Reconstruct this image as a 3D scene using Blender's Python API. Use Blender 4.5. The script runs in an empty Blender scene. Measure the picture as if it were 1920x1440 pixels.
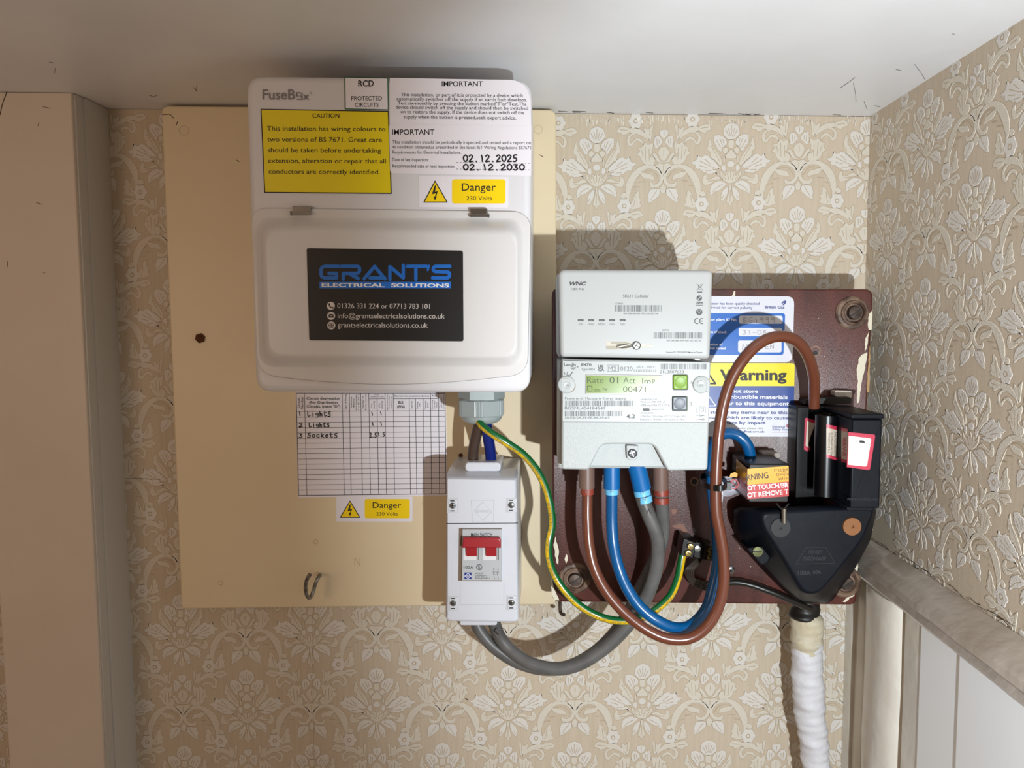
import bpy, bmesh, math, random
from mathutils import Vector, Matrix
from mathutils.geometry import tessellate_polygon
random.seed(7)
scn = bpy.context.scene
COL = scn.collection
MM = 0.001
# ------------------------------------------------------------------ camera
F = 1400.0                       # focal length in pixels of the 1920 x 1440 frame
S = 0.5                          # millimetres per pixel on the back wall
D = F * S                        # distance camera - back wall in mm
def _dr(px, py): return Vector(((px - 960) / F, -(py - 720) / F, -1.0))
_Y = _dr(1021, 615).normalized()
_Z = -_dr(1070, 19122).normalized(); _Z = (_Z - _Y * _Y.dot(_Z)).normalized()
_X = _Y.cross(_Z)
M3 = Matrix((_X, _Y, _Z))        # camera axes -> world axes
cam_d = bpy.data.cameras.new('camera'); cam = bpy.data.objects.new('camera', cam_d); COL.objects.link(cam)
cam_d.sensor_fit = 'HORIZONTAL'; cam_d.sensor_width = 36.0; cam_d.lens = F / 1920 * 36.0
cam_d.clip_start = 0.01; cam_d.clip_end = 20
cam.matrix_world = Matrix.Translation((0, -D * MM, 0)) @ M3.to_4x4()
scn.camera = cam
# ------------------------------------------------------------------ world, lights, exposure
w = bpy.data.worlds.new('world'); scn.world = w; w.use_nodes = True
bg = w.node_tree.nodes['Background']; bg.inputs[0].default_value = (1.0, 0.73, 0.54, 1); bg.inputs[1].default_value = 0.20
sp = bpy.data.lights.new('torch', 'SPOT'); torch = bpy.data.objects.new('torch', sp); COL.objects.link(torch)
sp.energy = 16.5; sp.color = (0.88, 0.95, 1.0); sp.shadow_soft_size = 0.006
sp.spot_size = math.radians(92); sp.spot_blend = 0.5
torch.location = (0.176, -0.690, -0.150)
torch.rotation_euler = (Vector((0.34, 0.0, -0.12)) - Vector(torch.location)).to_track_quat('-Z', 'Y').to_euler()
torch.scale = (1.0, 1.7, 1.0)      # wide oval beam
vs = scn.view_settings; vs.view_transform = 'Standard'; vs.look = 'None'; vs.gamma = 1; vs.exposure = 0.0; vs.use_curve_mapping = False
al = bpy.data.lights.new('warm_fill', 'AREA'); fill = bpy.data.objects.new('warm_fill', al); COL.objects.link(fill)
al.shape = 'DISK'; al.size = 0.35; al.energy = 1.25; al.color = (1.0, 0.70, 0.50); fill.location = (-0.70, -0.90, 0.02)  # warm fill light added to brighten the left side
fill.rotation_euler = (Vector((-0.40, 0.0, 0.0)) - Vector(fill.location)).to_track_quat('-Z', 'Y').to_euler()
# ------------------------------------------------------------------ pixel helpers (all results in mm)
def W(px, py, h=0.0):            # point at height h in front of the back wall
    d = M3 @ _dr(px, py); t = (D - h) / d.y
    return Vector((d.x * t, -D + d.y * t, d.z * t))
def WX(px, py, x):               # point on a plane x = const
    d = M3 @ _dr(px, py); t = x / d.x
    return Vector((x, -D + d.y * t, d.z * t))
def proj(p):
    v = M3.transposed() @ (Vector(p) + Vector((0, D, 0)))
    return 960 + F * v.x / -v.z, 720 - F * v.y / -v.z
def onh(h): return lambda x, y: W(x, y, h)
# ------------------------------------------------------------------ materials
def lin(c):
    return tuple(((v / 255) / 12.92 if v / 255 <= 0.04045 else ((v / 255 + 0.055) / 1.055) ** 2.4) for v in c) + (1,)
MATS = {}
def mat(name, rgb, rough=0.5, metal=0.0, bump=0.0, bscale=300, var=0.0, vscale=20, spec=0.5, coat=0.0, rgb2=None, stretch=None, thr=None):
    if name in MATS: return MATS[name]
    m = bpy.data.materials.new(name); m.use_nodes = True; nt = m.node_tree; N = nt.nodes; Lk = nt.links
    b = N['Principled BSDF']; b.inputs['Base Color'].default_value = lin(rgb)
    b.inputs['Roughness'].default_value = rough; b.inputs['Metallic'].default_value = metal
    b.inputs['Specular IOR Level'].default_value = spec; b.inputs['Coat Weight'].default_value = coat
    b.inputs['Coat Roughness'].default_value = 0.15
    tc = N.new('ShaderNodeTexCoord'); mp = N.new('ShaderNodeMapping'); Lk.new(tc.outputs['Object'], mp.inputs[0])
    if stretch: mp.inputs['Scale'].default_value = stretch
    if var or rgb2:
        n = N.new('ShaderNodeTexNoise'); n.inputs['Scale'].default_value = vscale; n.inputs['Detail'].default_value = 6
        Lk.new(mp.outputs[0], n.inputs['Vector'])
        r = N.new('ShaderNodeValToRGB'); Lk.new(n.outputs['Fac'], r.inputs[0])
        t0, t1 = thr if thr else (0.35, 0.65)
        r.color_ramp.elements[0].position = t0; r.color_ramp.elements[1].position = t1
        c2 = rgb2 if rgb2 else tuple(max(0, v * (1 - var)) for v in rgb)
        r.color_ramp.elements[0].color = lin(rgb); r.color_ramp.elements[1].color = lin(c2)
        Lk.new(r.outputs[0], b.inputs['Base Color'])
    if bump:
        n2 = N.new('ShaderNodeTexNoise'); n2.inputs['Scale'].default_value = bscale; n2.inputs['Detail'].default_value = 3
        Lk.new(mp.outputs[0], n2.inputs['Vector'])
        bp = N.new('ShaderNodeBump'); bp.inputs['Strength'].default_value = min(1, bump); bp.inputs['Distance'].default_value = 0.001
        Lk.new(n2.outputs['Fac'], bp.inputs['Height']); Lk.new(bp.outputs[0], b.inputs['Normal'])
    MATS[name] = m; return m
# ------------------------------------------------------------------ mesh builder (mm in, metres out)
def nudge(Mp, e):          # layers of ink a hundredth of a millimetre apart
    def f(x, y):
        p = Mp(x, y); return p + (Vector((0, -D, 0)) - p).normalized() * e
    return f
class MB:
    def __init__(s): s.v = []; s.f = []; s.m = []; s.mats = []
    def mi(s, m):
        if m not in s.mats: s.mats.append(m)
        return s.mats.index(m)
    def poly(s, pts, m):
        b = len(s.v); s.v += [tuple(p) for p in pts]; s.f.append(tuple(range(b, b + len(pts)))); s.m.append(s.mi(m))
    def grid(s, rows, m, closed=True):      # rows of equal length rings
        b = len(s.v); n = len(rows[0]); mi = s.mi(m) if not isinstance(m, (list, tuple)) else None
        for r in rows: s.v += [tuple(p) for p in r]
        for i in range(len(rows) - 1):
            for j in range(n if closed else n - 1):
                a = b + i * n + j; c = b + i * n + (j + 1) % n
                s.f.append((a, c, c + n, a + n)); s.m.append(mi if mi is not None else s.mi(m[j % len(m)]))
    def rings(s, rows, m, cap0=True, cap1=True):
        s.grid(rows, m)
        mm = m if not isinstance(m, (list, tuple)) else m[0]
        if cap0: s.poly(list(reversed(rows[0])), mm)
        if cap1: s.poly(rows[-1], mm)
    def prism(s, poly, hf, hb, m, bevel=0, seg=3, fr=None, side=None):
        # poly: list of (u, v) ; front plane w = hf, back plane w = hb ; fr maps (u, v, w) -> world
        fr = fr or BACK
        rows = [[fr(u, v, hb) for u, v in poly]]
        if bevel:
            for i in range(seg + 1):
                a = math.pi / 2 * i / seg
                q = inset(poly, bevel * (1 - math.cos(a)))
                rows.append([fr(u, v, hf - bevel * (1 - math.sin(a))) for u, v in q])
        else: rows.append([fr(u, v, hf) for u, v in poly])
        if side:
            s.grid(rows[:2], side); s.grid(rows[1:], m) if len(rows) > 2 else None
            s.poly(list(reversed(rows[0])), side); s.poly(rows[-1], m)
        else: s.rings(rows, m)
    def tube(s, path, r, m, seg=16, caps=True, smooth=6):
        P = spline(path, smooth) if smooth else [Vector(p) for p in path]
        s.last = P; rows = []; n0 = None
        for i, p in enumerate(P):
            t = (P[min(i + 1, len(P) - 1)] - P[max(i - 1, 0)]).normalized()
            if n0 is None:
                n0 = Vector((0, -1, 0)) - t * t.dot(Vector((0, -1, 0)))
                if n0.length < 0.3: n0 = Vector((0, 0, 1)) - t * t.dot(Vector((0, 0, 1)))
            n0 = (n0 - t * t.dot(n0)).normalized(); b0 = t.cross(n0)
            rr = r(i / (len(P) - 1)) if callable(r) else r
            rows.append([p + (b0 * math.cos(2 * math.pi * k / seg) + n0 * math.sin(2 * math.pi * k / seg)) * rr for k in range(seg)])
        s.grid(rows, m)
        mm = m if not isinstance(m, (list, tuple)) else m[0]
        if caps: s.poly(list(reversed(rows[0])), mm); s.poly(rows[-1], mm)
    def lathe(s, prof, org, axis, m, seg=32):   # prof: (radius, along)
        a = Vector(axis).normalized(); t = Vector((1, 0, 0)) if abs(a.x) < 0.8 else Vector((0, 0, 1))
        u = (t - a * a.dot(t)).normalized(); v = a.cross(u); org = Vector(org)
        rows = [[org + a * z + (u * math.cos(2 * math.pi * k / seg) + v * math.sin(2 * math.pi * k / seg)) * max(r, 1e-3) for k in range(seg)] for r, z in prof]
        s.rings(rows, m)
    def box(s, c, d, m, rot=None):
        c = Vector(c); dx, dy, dz = [q / 2 for q in d]
        P = [Vector((x * dx, y * dy, z * dz)) for x in (-1, 1) for y in (-1, 1) for z in (-1, 1)]
        if rot: P = [rot @ p for p in P]
        b = len(s.v); s.v += [tuple(c + p) for p in P]
        for q in ((0, 1, 3, 2), (4, 6, 7, 5), (0, 4, 5, 1), (2, 3, 7, 6), (0, 2, 6, 4), (1, 5, 7, 3)):
            s.f.append(tuple(b + k for k in q)); s.m.append(s.mi(m))
    # flat print: px polygons through a map Mp(px, py) -> world
    def flat(s, pts, Mp, m): s.poly([Mp(x, y) for x, y in pts], m)
    def rect(s, x0, y0, x1, y1, Mp, m): s.flat([(x0, y1), (x1, y1), (x1, y0), (x0, y0)], Mp, m)
    def disc(s, x, y, r, Mp, m, n=20, ry=None):
        ry = ry or r; s.flat([(x + r * math.cos(2 * math.pi * k / n), y + ry * math.sin(2 * math.pi * k / n)) for k in range(n)], Mp, m)
    def stroke(s, pts, wd, Mp, m, joints=True, n=8):
        for i in range(len(pts) - 1):
            (x0, y0), (x1, y1) = pts[i], pts[i + 1]; L = math.hypot(x1 - x0, y1 - y0)
            if L < 1e-6: continue
            k = max(1, int(L / 4)) if getattr(Mp, 'curved', False) else 1
            nx, ny = -(y1 - y0) / L * wd / 2, (x1 - x0) / L * wd / 2
            for q in range(k):
                a, b = q / k, (q + 1) / k
                ax, ay, bx, by = x0 + (x1 - x0) * a, y0 + (y1 - y0) * a, x0 + (x1 - x0) * b, y0 + (y1 - y0) * b
                s.flat([(ax + nx, ay + ny), (bx + nx, by + ny), (bx - nx, by - ny), (ax - nx, ay - ny)], nudge(Mp, .012 * (1 + i % 2)) if joints else Mp, m)
        if joints:
            for i, (x, y) in enumerate(pts): s.disc(x, y, wd / 2, nudge(Mp, .036 + .012 * (i % 3)), m, n)
    def ring(s, x, y, r, wd, Mp, m, n=24):
        s.stroke([(x + r * math.cos(2 * math.pi * k / n), y + r * math.sin(2 * math.pi * k / n)) for k in range(n + 1)], wd, Mp, m, joints=False)
    def text(s, t, p0, p1, cap, Mp, m, bold=0.0, shear=0.0):
        vs_, fs_, capH = glyphs(t, bold, shear)
        if not vs_: return
        x0 = min(v[0] for v in vs_); x1 = max(v[0] for v in vs_)
        dx, dy = p1[0] - p0[0], p1[1] - p0[1]; L = math.hypot(dx, dy); ex, ey = dx / L, dy / L; ux, uy = ey, -ex
        b = len(s.v); mi = s.mi(m)
        for vx, vy in vs_:
            a = (vx - x0) / (x1 - x0) * L; c = vy / capH * cap
            s.v.append(tuple(Mp(p0[0] + ex * a + ux * c, p0[1] + ey * a + uy * c)))
        for f in fs_: s.f.append(tuple(b + k for k in f)); s.m.append(mi)
    def tx(s, t, x0, x1, y, cap, Mp, m, bold=0.0, y1=None, shear=0.0):
        s.text(t, (x0, y), (x1, y if y1 is None else y1), cap, Mp, m, bold, shear)
    def build(s, name, parent=None, smooth=True, ang=35, origin=None, label=None):
        me = bpy.data.meshes.new(name)
        if parent is not None: o0 = Vector(parent['_o'])
        elif origin is not None: o0 = Vector(origin)
        else:
            xs = [v[0] for v in s.v]; ys = [v[1] for v in s.v]; zs = [v[2] for v in s.v]
            o0 = Vector(((min(xs) + max(xs)) / 2, (min(ys) + max(ys)) / 2, min(zs)))
        me.from_pydata([((v[0] - o0.x) * MM, (v[1] - o0.y) * MM, (v[2] - o0.z) * MM) for v in s.v], [], s.f)
        for m in s.mats: me.materials.append(m)
        me.polygons.foreach_set('material_index', s.m)
        me.update(); me.validate()
        if smooth:
            me.polygons.foreach_set('use_smooth', [True] * len(me.polygons)); me.set_sharp_from_angle(angle=math.radians(ang))
        o = bpy.data.objects.new(name, me); COL.objects.link(o)
        if parent is not None:
            o.parent = parent; o['_o'] = parent['_o']
        else: o.location = o0 * MM; o['_o'] = tuple(o0)
        if label: o['label'] = label
        return o
def BACK(u, v, w_): return Vector((u, -w_, v))
X0 = 292.7
def RIGHT(u, v, w_): return Vector((X0 - w_, -u, v))
BACK.ccw = True; RIGHT.ccw = True
def capf(mb, Q, fr, w_, m):      # flat filled outline, always facing the room
    P = [Vector((q[0], q[1], 0)) for q in Q]; b = len(mb.v); mb.v += [tuple(fr(q[0], q[1], w_)) for q in Q]; mi = mb.mi(m)
    for t in tessellate_polygon([P]):
        c = (P[t[1]] - P[t[0]]).cross(P[t[2]] - P[t[0]]).z
        if abs(c) < 1e-6: continue
        mb.f.append(tuple(b + k for k in (t if (c > 0) == fr.ccw else t[::-1]))); mb.m.append(mi)
def inset(poly, d):
    n = len(poly); ar = sum(poly[i][0] * poly[(i + 1) % n][1] - poly[(i + 1) % n][0] * poly[i][1] for i in range(n)); sg = 1 if ar > 0 else -1
    out = []
    for i in range(n):
        a, b, c = poly[i - 1], poly[i], poly[(i + 1) % n]
        e1 = Vector((b[0] - a[0], b[1] - a[1])); e2 = Vector((c[0] - b[0], c[1] - b[1]))
        if e1.length < 1e-9: e1 = e2
        if e2.length < 1e-9: e2 = e1
        if e1.length < 1e-9: out.append(b); continue
        e1.normalize(); e2.normalize()
        n1 = Vector((-e1.y, e1.x)) * sg; n2 = Vector((-e2.y, e2.x)) * sg; k = n1 + n2
        L = k.length_squared
        k = k * min(2 / L, 1.0) if L > 0.1 else n1 * .2
        out.append((b[0] + k.x * d, b[1] + k.y * d))
    return out
def rounded(pts, rad, seg=5):
    n = len(pts); out = []
    for i in range(n):
        r = rad[i] if isinstance(rad, (list, tuple)) else rad
        b = Vector(pts[i]); a = Vector(pts[i - 1]); c = Vector(pts[(i + 1) % n])
        if r <= 0: out.append(tuple(b)); continue
        d1 = (a - b); d2 = (c - b); r1 = min(r, d1.length * .49, d2.length * .49)
        p = b + d1.normalized() * r1; q = b + d2.normalized() * r1
        for k in range(seg + 1):
            t = k / seg; out.append(tuple(p * (1 - t) ** 2 + b * 2 * t * (1 - t) + q * t ** 2))
    return out
def rr(x0, y0, x1, y1, r, seg=5): return rounded([(x0, y1), (x1, y1), (x1, y0), (x0, y0)], r, seg)
def pxp(pts, h): return [(q.x, q.z) for q in (W(x, y, h) for x, y in pts)]    # px outline -> (X, Z) at height h
def spline(P, k=6):
    P = [Vector(p) for p in P]; out = []
    for i in range(len(P) - 1):
        p0 = P[max(i - 1, 0)]; p1 = P[i]; p2 = P[i + 1]; p3 = P[min(i + 2, len(P) - 1)]
        if i == 0: p0 = p1 * 2 - p2
        if i == len(P) - 2: p3 = p2 * 2 - p1
        for j in range(k):
            t = j / k
            out.append(0.5 * ((2 * p1) + (p2 - p0) * t + (2 * p0 - 5 * p1 + 4 * p2 - p3) * t * t + (3 * p1 - p0 - 3 * p2 + p3) * t ** 3))
    out.append(P[-1]); return out
def cspline(P, k=3):                     # closed 2D
    n = len(P); out = []
    for i in range(n):
        p0, p1, p2, p3 = [Vector(P[(i + q) % n]) for q in (-1, 0, 1, 2)]
        for j in range(k):
            t = j / k; out.append(tuple(0.5 * ((2 * p1) + (p2 - p0) * t + (2 * p0 - 5 * p1 + 4 * p2 - p3) * t * t + (3 * p1 - p0 - 3 * p2 + p3) * t ** 3)))
    return out
_G = {}
def glyphs(t, bold, shear):
    key = (t, bold, shear)
    if key in _G: return _G[key]
    def conv(txt):
        cu = bpy.data.curves.new('t', 'FONT'); cu.body = txt; cu.size = 1; cu.resolution_u = 3; cu.offset = bold; cu.shear = shear
        ob = bpy.data.objects.new('t', cu); COL.objects.link(ob)
        bpy.context.view_layer.update()
        me = bpy.data.meshes.new_from_object(ob.evaluated_get(bpy.context.evaluated_depsgraph_get()))
        v = [(q.co.x, q.co.y) for q in me.vertices]; f = [tuple(p.vertices) for p in me.polygons]
        bpy.data.objects.remove(ob); bpy.data.curves.remove(cu); bpy.data.meshes.remove(me); return v, f
    if 'H' not in _G: v, f = conv('H'); _G['H'] = max(q[1] for q in v)
    v, f = conv(t); _G[key] = (v, f, _G['H']); return _G[key]
# hand-written characters as strokes in a unit box (y down)
HW = {'0': [[(.5, 0), (.1, .25), (.1, .7), (.5, 1), (.9, .7), (.9, .25), (.5, 0)]], '1': [[(.4, .05), (.55, .5), (.6, 1)]],
 '2': [[(.1, .2), (.5, 0), (.85, .25), (.5, .65), (.1, 1), (.95, .95)]], '3': [[(.1, .1), (.8, .1), (.4, .45), (.85, .7), (.5, 1), (.1, .9)]],
 '5': [[(.9, 0), (.3, .05), (.25, .45), (.75, .5), (.85, .8), (.5, 1), (.1, .95)]], '.': [[(.4, .95), (.5, 1)]],
 '8': [[(.8, .15), (.3, .1), (.3, .45), (.8, .6), (.7, .95), (.2, .9), (.3, .55), (.8, .15)]],
 '9': [[(.85, .2), (.4, 0), (.15, .3), (.5, .5), (.85, .2), (.7, 1)]], '-': [[(.1, .5), (.9, .5)]],
 'L': [[(.15, 0), (.2, .95), (.9, .9)]], 'i': [[(.5, .35), (.5, 1)], [(.45, 0), (.5, .05)]],
 'g': [[(.85, .4), (.3, .4), (.25, .75), (.8, .7), (.85, .4), (.8, 1.15), (.2, 1.15)]], 'h': [[(.15, 0), (.2, 1), (.3, .55), (.7, .5), (.8, 1)]],
 't': [[(.4, 0), (.4, .95), (.9, .9)], [(.05, .35), (.9, .3)]], 's': [[(.9, .15), (.35, .2), (.3, .5), (.8, .6), (.75, 1), (.1, 1.0)]],
 'S': [[(.9, .05), (.25, .1), (.3, .45), (.85, .55), (.7, 1), (.05, .9)]], 'o': [[(.5, .35), (.15, .6), (.4, 1), (.85, .8), (.8, .45), (.5, .35)]],
 'c': [[(.85, .4), (.3, .4), (.15, .8), (.5, 1), (.9, .9)]], 'k': [[(.2, .1), (.2, 1)], [(.85, .35), (.25, .65), (.9, 1)]],
 'e': [[(.15, .7), (.85, .6), (.6, .35), (.2, .55), (.3, .95), (.9, .9)]], 'N': [[(.1, 1), (.15, 0), (.8, 1), (.9, 0)]],
 'B': [[(.2, 0), (.15, 1)], [(.2, 0), (.85, .2), (.2, .45), (.9, .7), (.15, 1)]], 'G': [[(.9, .1), (.3, .1), (.1, .7), (.6, 1), (.9, .6), (.5, .6)]],
 'M': [[(.05, 1), (.2, 0), (.5, .7), (.85, 0), (.95, 1)]], 'E': [[(.9, 0), (.2, .05), (.15, .95), (.9, .95)], [(.2, .5), (.75, .5)]], 'T': [[(0, 0), (1, 0)], [(.5, 0), (.45, 1)]]}
def hand(mb, t, x0, y0, x1, y1, wd, Mp, m, jit=0.06):
    n = len(t); cw = (x1 - x0) / n
    for i, c in enumerate(t):
        for st in HW.get(c, []):
            pts = [Vector((x0 + cw * (i + .06 + .82 * a), y0 + (y1 - y0) * b)) for a, b in st]
            if len(pts) > 2:
                q = spline([p.to_3d() for p in pts], 3); pts = [(a.x, a.y) for a in q]
            else: pts = [(a.x, a.y) for a in pts]
            mb.stroke(pts, wd, Mp, m)
def barcode(mb, x0, y0, x1, y1, Mp, m, seed, n=60):
    r = random.Random(seed); ws = [r.choice((1, 1, 2, 1, 3)) for _ in range(n * 2)]; u = (x1 - x0) / sum(ws); x = x0
    for i, q in enumerate(ws):
        if i % 2 == 0: mb.rect(x, y0, x + q * u, y1, Mp, m)
        x += q * u
def thing(name, label, cat, org, group=None):
    o = bpy.data.objects.new(name, None); COL.objects.link(o); o.location = Vector(org) * MM; o.empty_display_size = 0.02
    o['_o'] = tuple(org); o['label'] = label; o['category'] = cat
    if group: o['group'] = group
    return o
def tag(o, label, cat, group=None):
    o['label'] = label; o['category'] = cat
    if group: o['group'] = group
    return o
def struct(o): o['kind'] = 'structure'; return o
def zz(ox, oy, sc, h):            # print coordinates of an enlarged crop -> plane h
    return lambda x, y: W(ox + x / sc, oy + y / sc, h)
# ================================================================== SETTING
m_base = mat('wallpaper_ground', (203, 189, 168), 0.5, spec=0.3, rgb2=(196, 181, 159), vscale=60, stretch=(6, 6, 0.35), bump=0.25, bscale=900)
m_leafw = mat('wallpaper_pale_leaf', (218, 213, 205), 0.55, spec=0.3, bump=0.5, bscale=1600, stretch=(0.5, 0.5, 1.4))
m_leafc = mat('wallpaper_cream_leaf', (214, 206, 191), 0.55, spec=0.3, bump=0.5, bscale=1600, stretch=(0.5, 0.5, 1.4))
m_groove = mat('wallpaper_groove', (180, 163, 138), 0.5)
m_ceil = mat('ceiling_gloss', (232, 233, 235), 0.38, rgb2=(226, 227, 229), vscale=9, bump=0.35, bscale=45)
m_post = mat('post_paint', (214, 202, 188), 0.45, rgb2=(208, 195, 180), vscale=8, bump=0.3, bscale=40)
m_case = mat('casing_paint', (196, 194, 188), 0.4, rgb2=(186, 184, 178), vscale=14, bump=0.4, bscale=90, stretch=(1, 1, .15))
m_trim = mat('old_cream_gloss', (226, 221, 210), 0.28, rgb2=(210, 204, 192), vscale=22, bump=0.8, bscale=55, coat=0.3)
m_trimg = mat('rail_gloss', (186, 176, 165), 0.25, rgb2=(170, 158, 144), vscale=26, bump=0.8, bscale=60, coat=0.3)
m_panel = mat('panel_white_gloss', (243, 248, 252), 0.3, bump=0.15, bscale=30, coat=0.2)
m_dirt = mat('dirt_mark', (70, 52, 40), 0.8)
m_black = mat('print_black', (18, 17, 18), 0.5)
m_white = mat('print_white', (236, 234, 236), 0.4)
# motif shapes: x right of the mirror axis, y down, 1742 units per repeat. kind w = pale, c = cream ; sym = crosses the axis
SH = [
 ('w', 1, [(0, 95), (40, 110), (75, 125), (95, 160), (105, 210), (95, 245), (60, 280), (28, 294)]),
 ('w', 0, [(58, 318), (85, 272), (130, 250), (160, 236), (215, 246), (224, 290), (215, 335), (180, 380), (148, 432), (128, 442), (108, 385), (62, 370)]),
 ('c', 1, [(0, 302), (34, 312), (38, 360), (24, 400)]),
 ('c', 0, [(70, 388), (102, 405), (106, 440), (76, 466), (44, 448), (40, 410)]),
 ('c', 1, [(0, 418), (28, 436), (66, 482), (62, 520)]),
 ('c', 0, [(268, 268), (292, 318), (302, 370), (304, 418), (268, 440), (262, 500), (205, 540), (150, 596), (120, 605), (108, 580), (128, 520), (178, 440), (236, 372), (255, 322)]),
 ('w', 0, [(146, 650), (150, 612), (190, 566), (240, 528), (290, 486), (338, 474), (372, 502), (432, 470), (442, 530), (516, 562), (458, 592), (455, 632), (400, 640), (348, 676), (262, 702), (205, 690), (152, 716), (166, 684), (235, 640)]),
 ('w', 1, [(0, 548), (26, 556), (50, 588), (24, 626)]),
 ('w', 0, [(80, 603), (108, 606), (116, 636), (84, 686), (58, 640)]),
 ('c', 0, [(85, 480), (96, 500), (98, 560), (84, 585), (76, 540)]),
 ('c', 1, [(0, 640), (25, 692), (54, 672), (62, 728), (108, 692), (132, 656), (128, 728), (84, 782), (24, 818)]),
 ('c', 0, [(108, 768), (180, 728), (240, 756), (288, 770), (310, 755), (306, 712), (342, 716), (362, 768), (346, 824), (300, 834), (238, 808), (190, 774), (140, 770)]),
 ('w', 0, [(48, 832), (98, 800), (150, 788), (222, 820), (252, 862), (258, 958), (200, 920), (140, 900), (88, 862)]),
 ('w', 0, [(28, 850), (62, 880), (104, 924), (114, 1024), (82, 1022), (44, 966), (24, 892)]),
 ('c', 1, [(0, 826), (12, 846), (18, 930), (46, 1040), (20, 1050), (8, 1090)]),
 # crown
 ('w', 1, [(0, 1170), (20, 1178), (52, 1184), (54, 1225), (20, 1272)]),
 ('w', 0, [(14, 1325), (48, 1266), (98, 1248), (116, 1264), (122, 1326), (110, 1388), (80, 1390), (42, 1352)]),
 ('c', 1, [(0, 1374), (40, 1392), (72, 1444), (52, 1495), (24, 1540)]),
 ('c', 1, [(0, 1560), (46, 1542), (88, 1474), (128, 1444), (138, 1474), (96, 1534), (62, 1564)]),
 ('c', 0, [(148, 1325), (200, 1352), (238, 1322), (288, 1378), (338, 1390), (306, 1420), (348, 1470), (306, 1488), (280, 1548), (226, 1592), (170, 1606), (128, 1588), (110, 1540), (128, 1500), (162, 1498), (182, 1474), (152, 1452), (150, 1404), (134, 1362)]),
 ('c', 1, [(0, 1588), (50, 1576), (90, 1592), (106, 1624), (62, 1656), (30, 1708)]),
 # arch
 ('R', 0, [(166, 1800, 20), (150, 1842, 44), (84, 1846, 44), (32, 1800, 44), (18, 1738, 42), (52, 1672, 46), (112, 1628, 48), (202, 1612, 48), (292, 1640, 62), (368, 1712, 96), (424, 1806, 104), (452, 1894, 78), (462, 1960, 50), (438, 2018, 8)]),
 ('c', 0, [(118, 1776), (138, 1716), (200, 1698), (280, 1676), (304, 1694), (252, 1752), (184, 1762)]),
 ('c', 1, [(0, 1824), (24, 1852), (40, 1886), (20, 1936)]),
 ('w', 0, [(48, 1888), (130, 1882), (184, 1918), (188, 2048), (132, 2026), (84, 1992), (44, 1946)]),
 ('F', 0, [(503, 2080, 88)]),
 ('c', 0, [(498, 1918), (548, 1940), (552, 1978), (512, 1990), (484, 1966)]),
 ('c', 0, [(318, 1902), (372, 1950), (392, 2010), (414, 2040), (424, 2120), (346, 2116), (276, 2088), (300, 2050), (286, 2010), (310, 1980)]),
 ('c', 0, [(256, 2202), (300, 2142), (366, 2146), (424, 2166), (444, 2188), (402, 2226), (330, 2248), (320, 2222)]),
 ('R', 0, [(430, 2190, 60), (510, 2200, 66), (580, 2226, 62), (640, 2276, 34), (676, 2328, 8)]),
 ('R', 0, [(520, 2232, 10), (458, 2236, 24), (414, 2280, 34), (416, 2340, 40), (448, 2364, 36), (474, 2330, 24), (520, 2300, 32), (575, 2320, 34), (606, 2366, 6)]),
 ('c', 0, [(728, 2128), (718, 2226), (704, 2312), (682, 2306), (622, 2226), (612, 2158), (640, 2172), (664, 2186)]),
]
def ribbon2(pts):
    P = spline([(x, y, wd) for x, y, wd in pts], 3); L, R = [], []
    for i, p in enumerate(P):
        t = P[min(i + 1, len(P) - 1)] - P[max(i - 1, 0)]; t = Vector((t.x, t.y)).normalized(); n = Vector((-t.y, t.x)) * (p.z / 2)
        L.append((p.x + n.x, p.y + n.y)); R.append((p.x - n.x, p.y - n.y))
    return L + R[::-1]
MOT = []
for kind, sym, pts in SH:
    if kind == 'R': P = ribbon2(pts)
    elif kind == 'F':
        x, y, r = pts[0]; P = [(x + r * (1 + .10 * math.cos(6 * a)) * math.cos(a), y + r * (1 + .10 * math.cos(6 * a)) * math.sin(a)) for a in [2 * math.pi * k / 36 for k in range(36)]]
        MOT.append(('w', P)); MOT.append(('w', [(2 * 0 - q[0], q[1]) for q in P][::-1]))
        for sx in (1, -1):
            MOT.append(('g', [(sx * x + 30 * math.cos(a), y + 30 * math.sin(a)) for a in [2 * math.pi * k / 14 for k in range(14)]]))
            MOT.append(('d', [(sx * x + 17 * math.cos(a), y + 17 * math.sin(a)) for a in [2 * math.pi * k / 12 for k in range(12)]]))
        continue
    elif sym: P = cspline(pts + [(-x, y) for x, y in pts[::-1] if x > 0.5], 3)
    else:
        P = cspline(pts, 3)
        if kind == 'w': P = [(x + (8 if k % 2 else -4) * (1 if x > 60 else 0), y + (5 if k % 2 else -6)) for k, (x, y) in enumerate(P)]
    kk = 'c' if kind == 'R' else kind
    MOT.append((kk, P))
    if not sym or kind == 'R': MOT.append((kk, [(-x, y) for x, y in P][::-1]))
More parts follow.
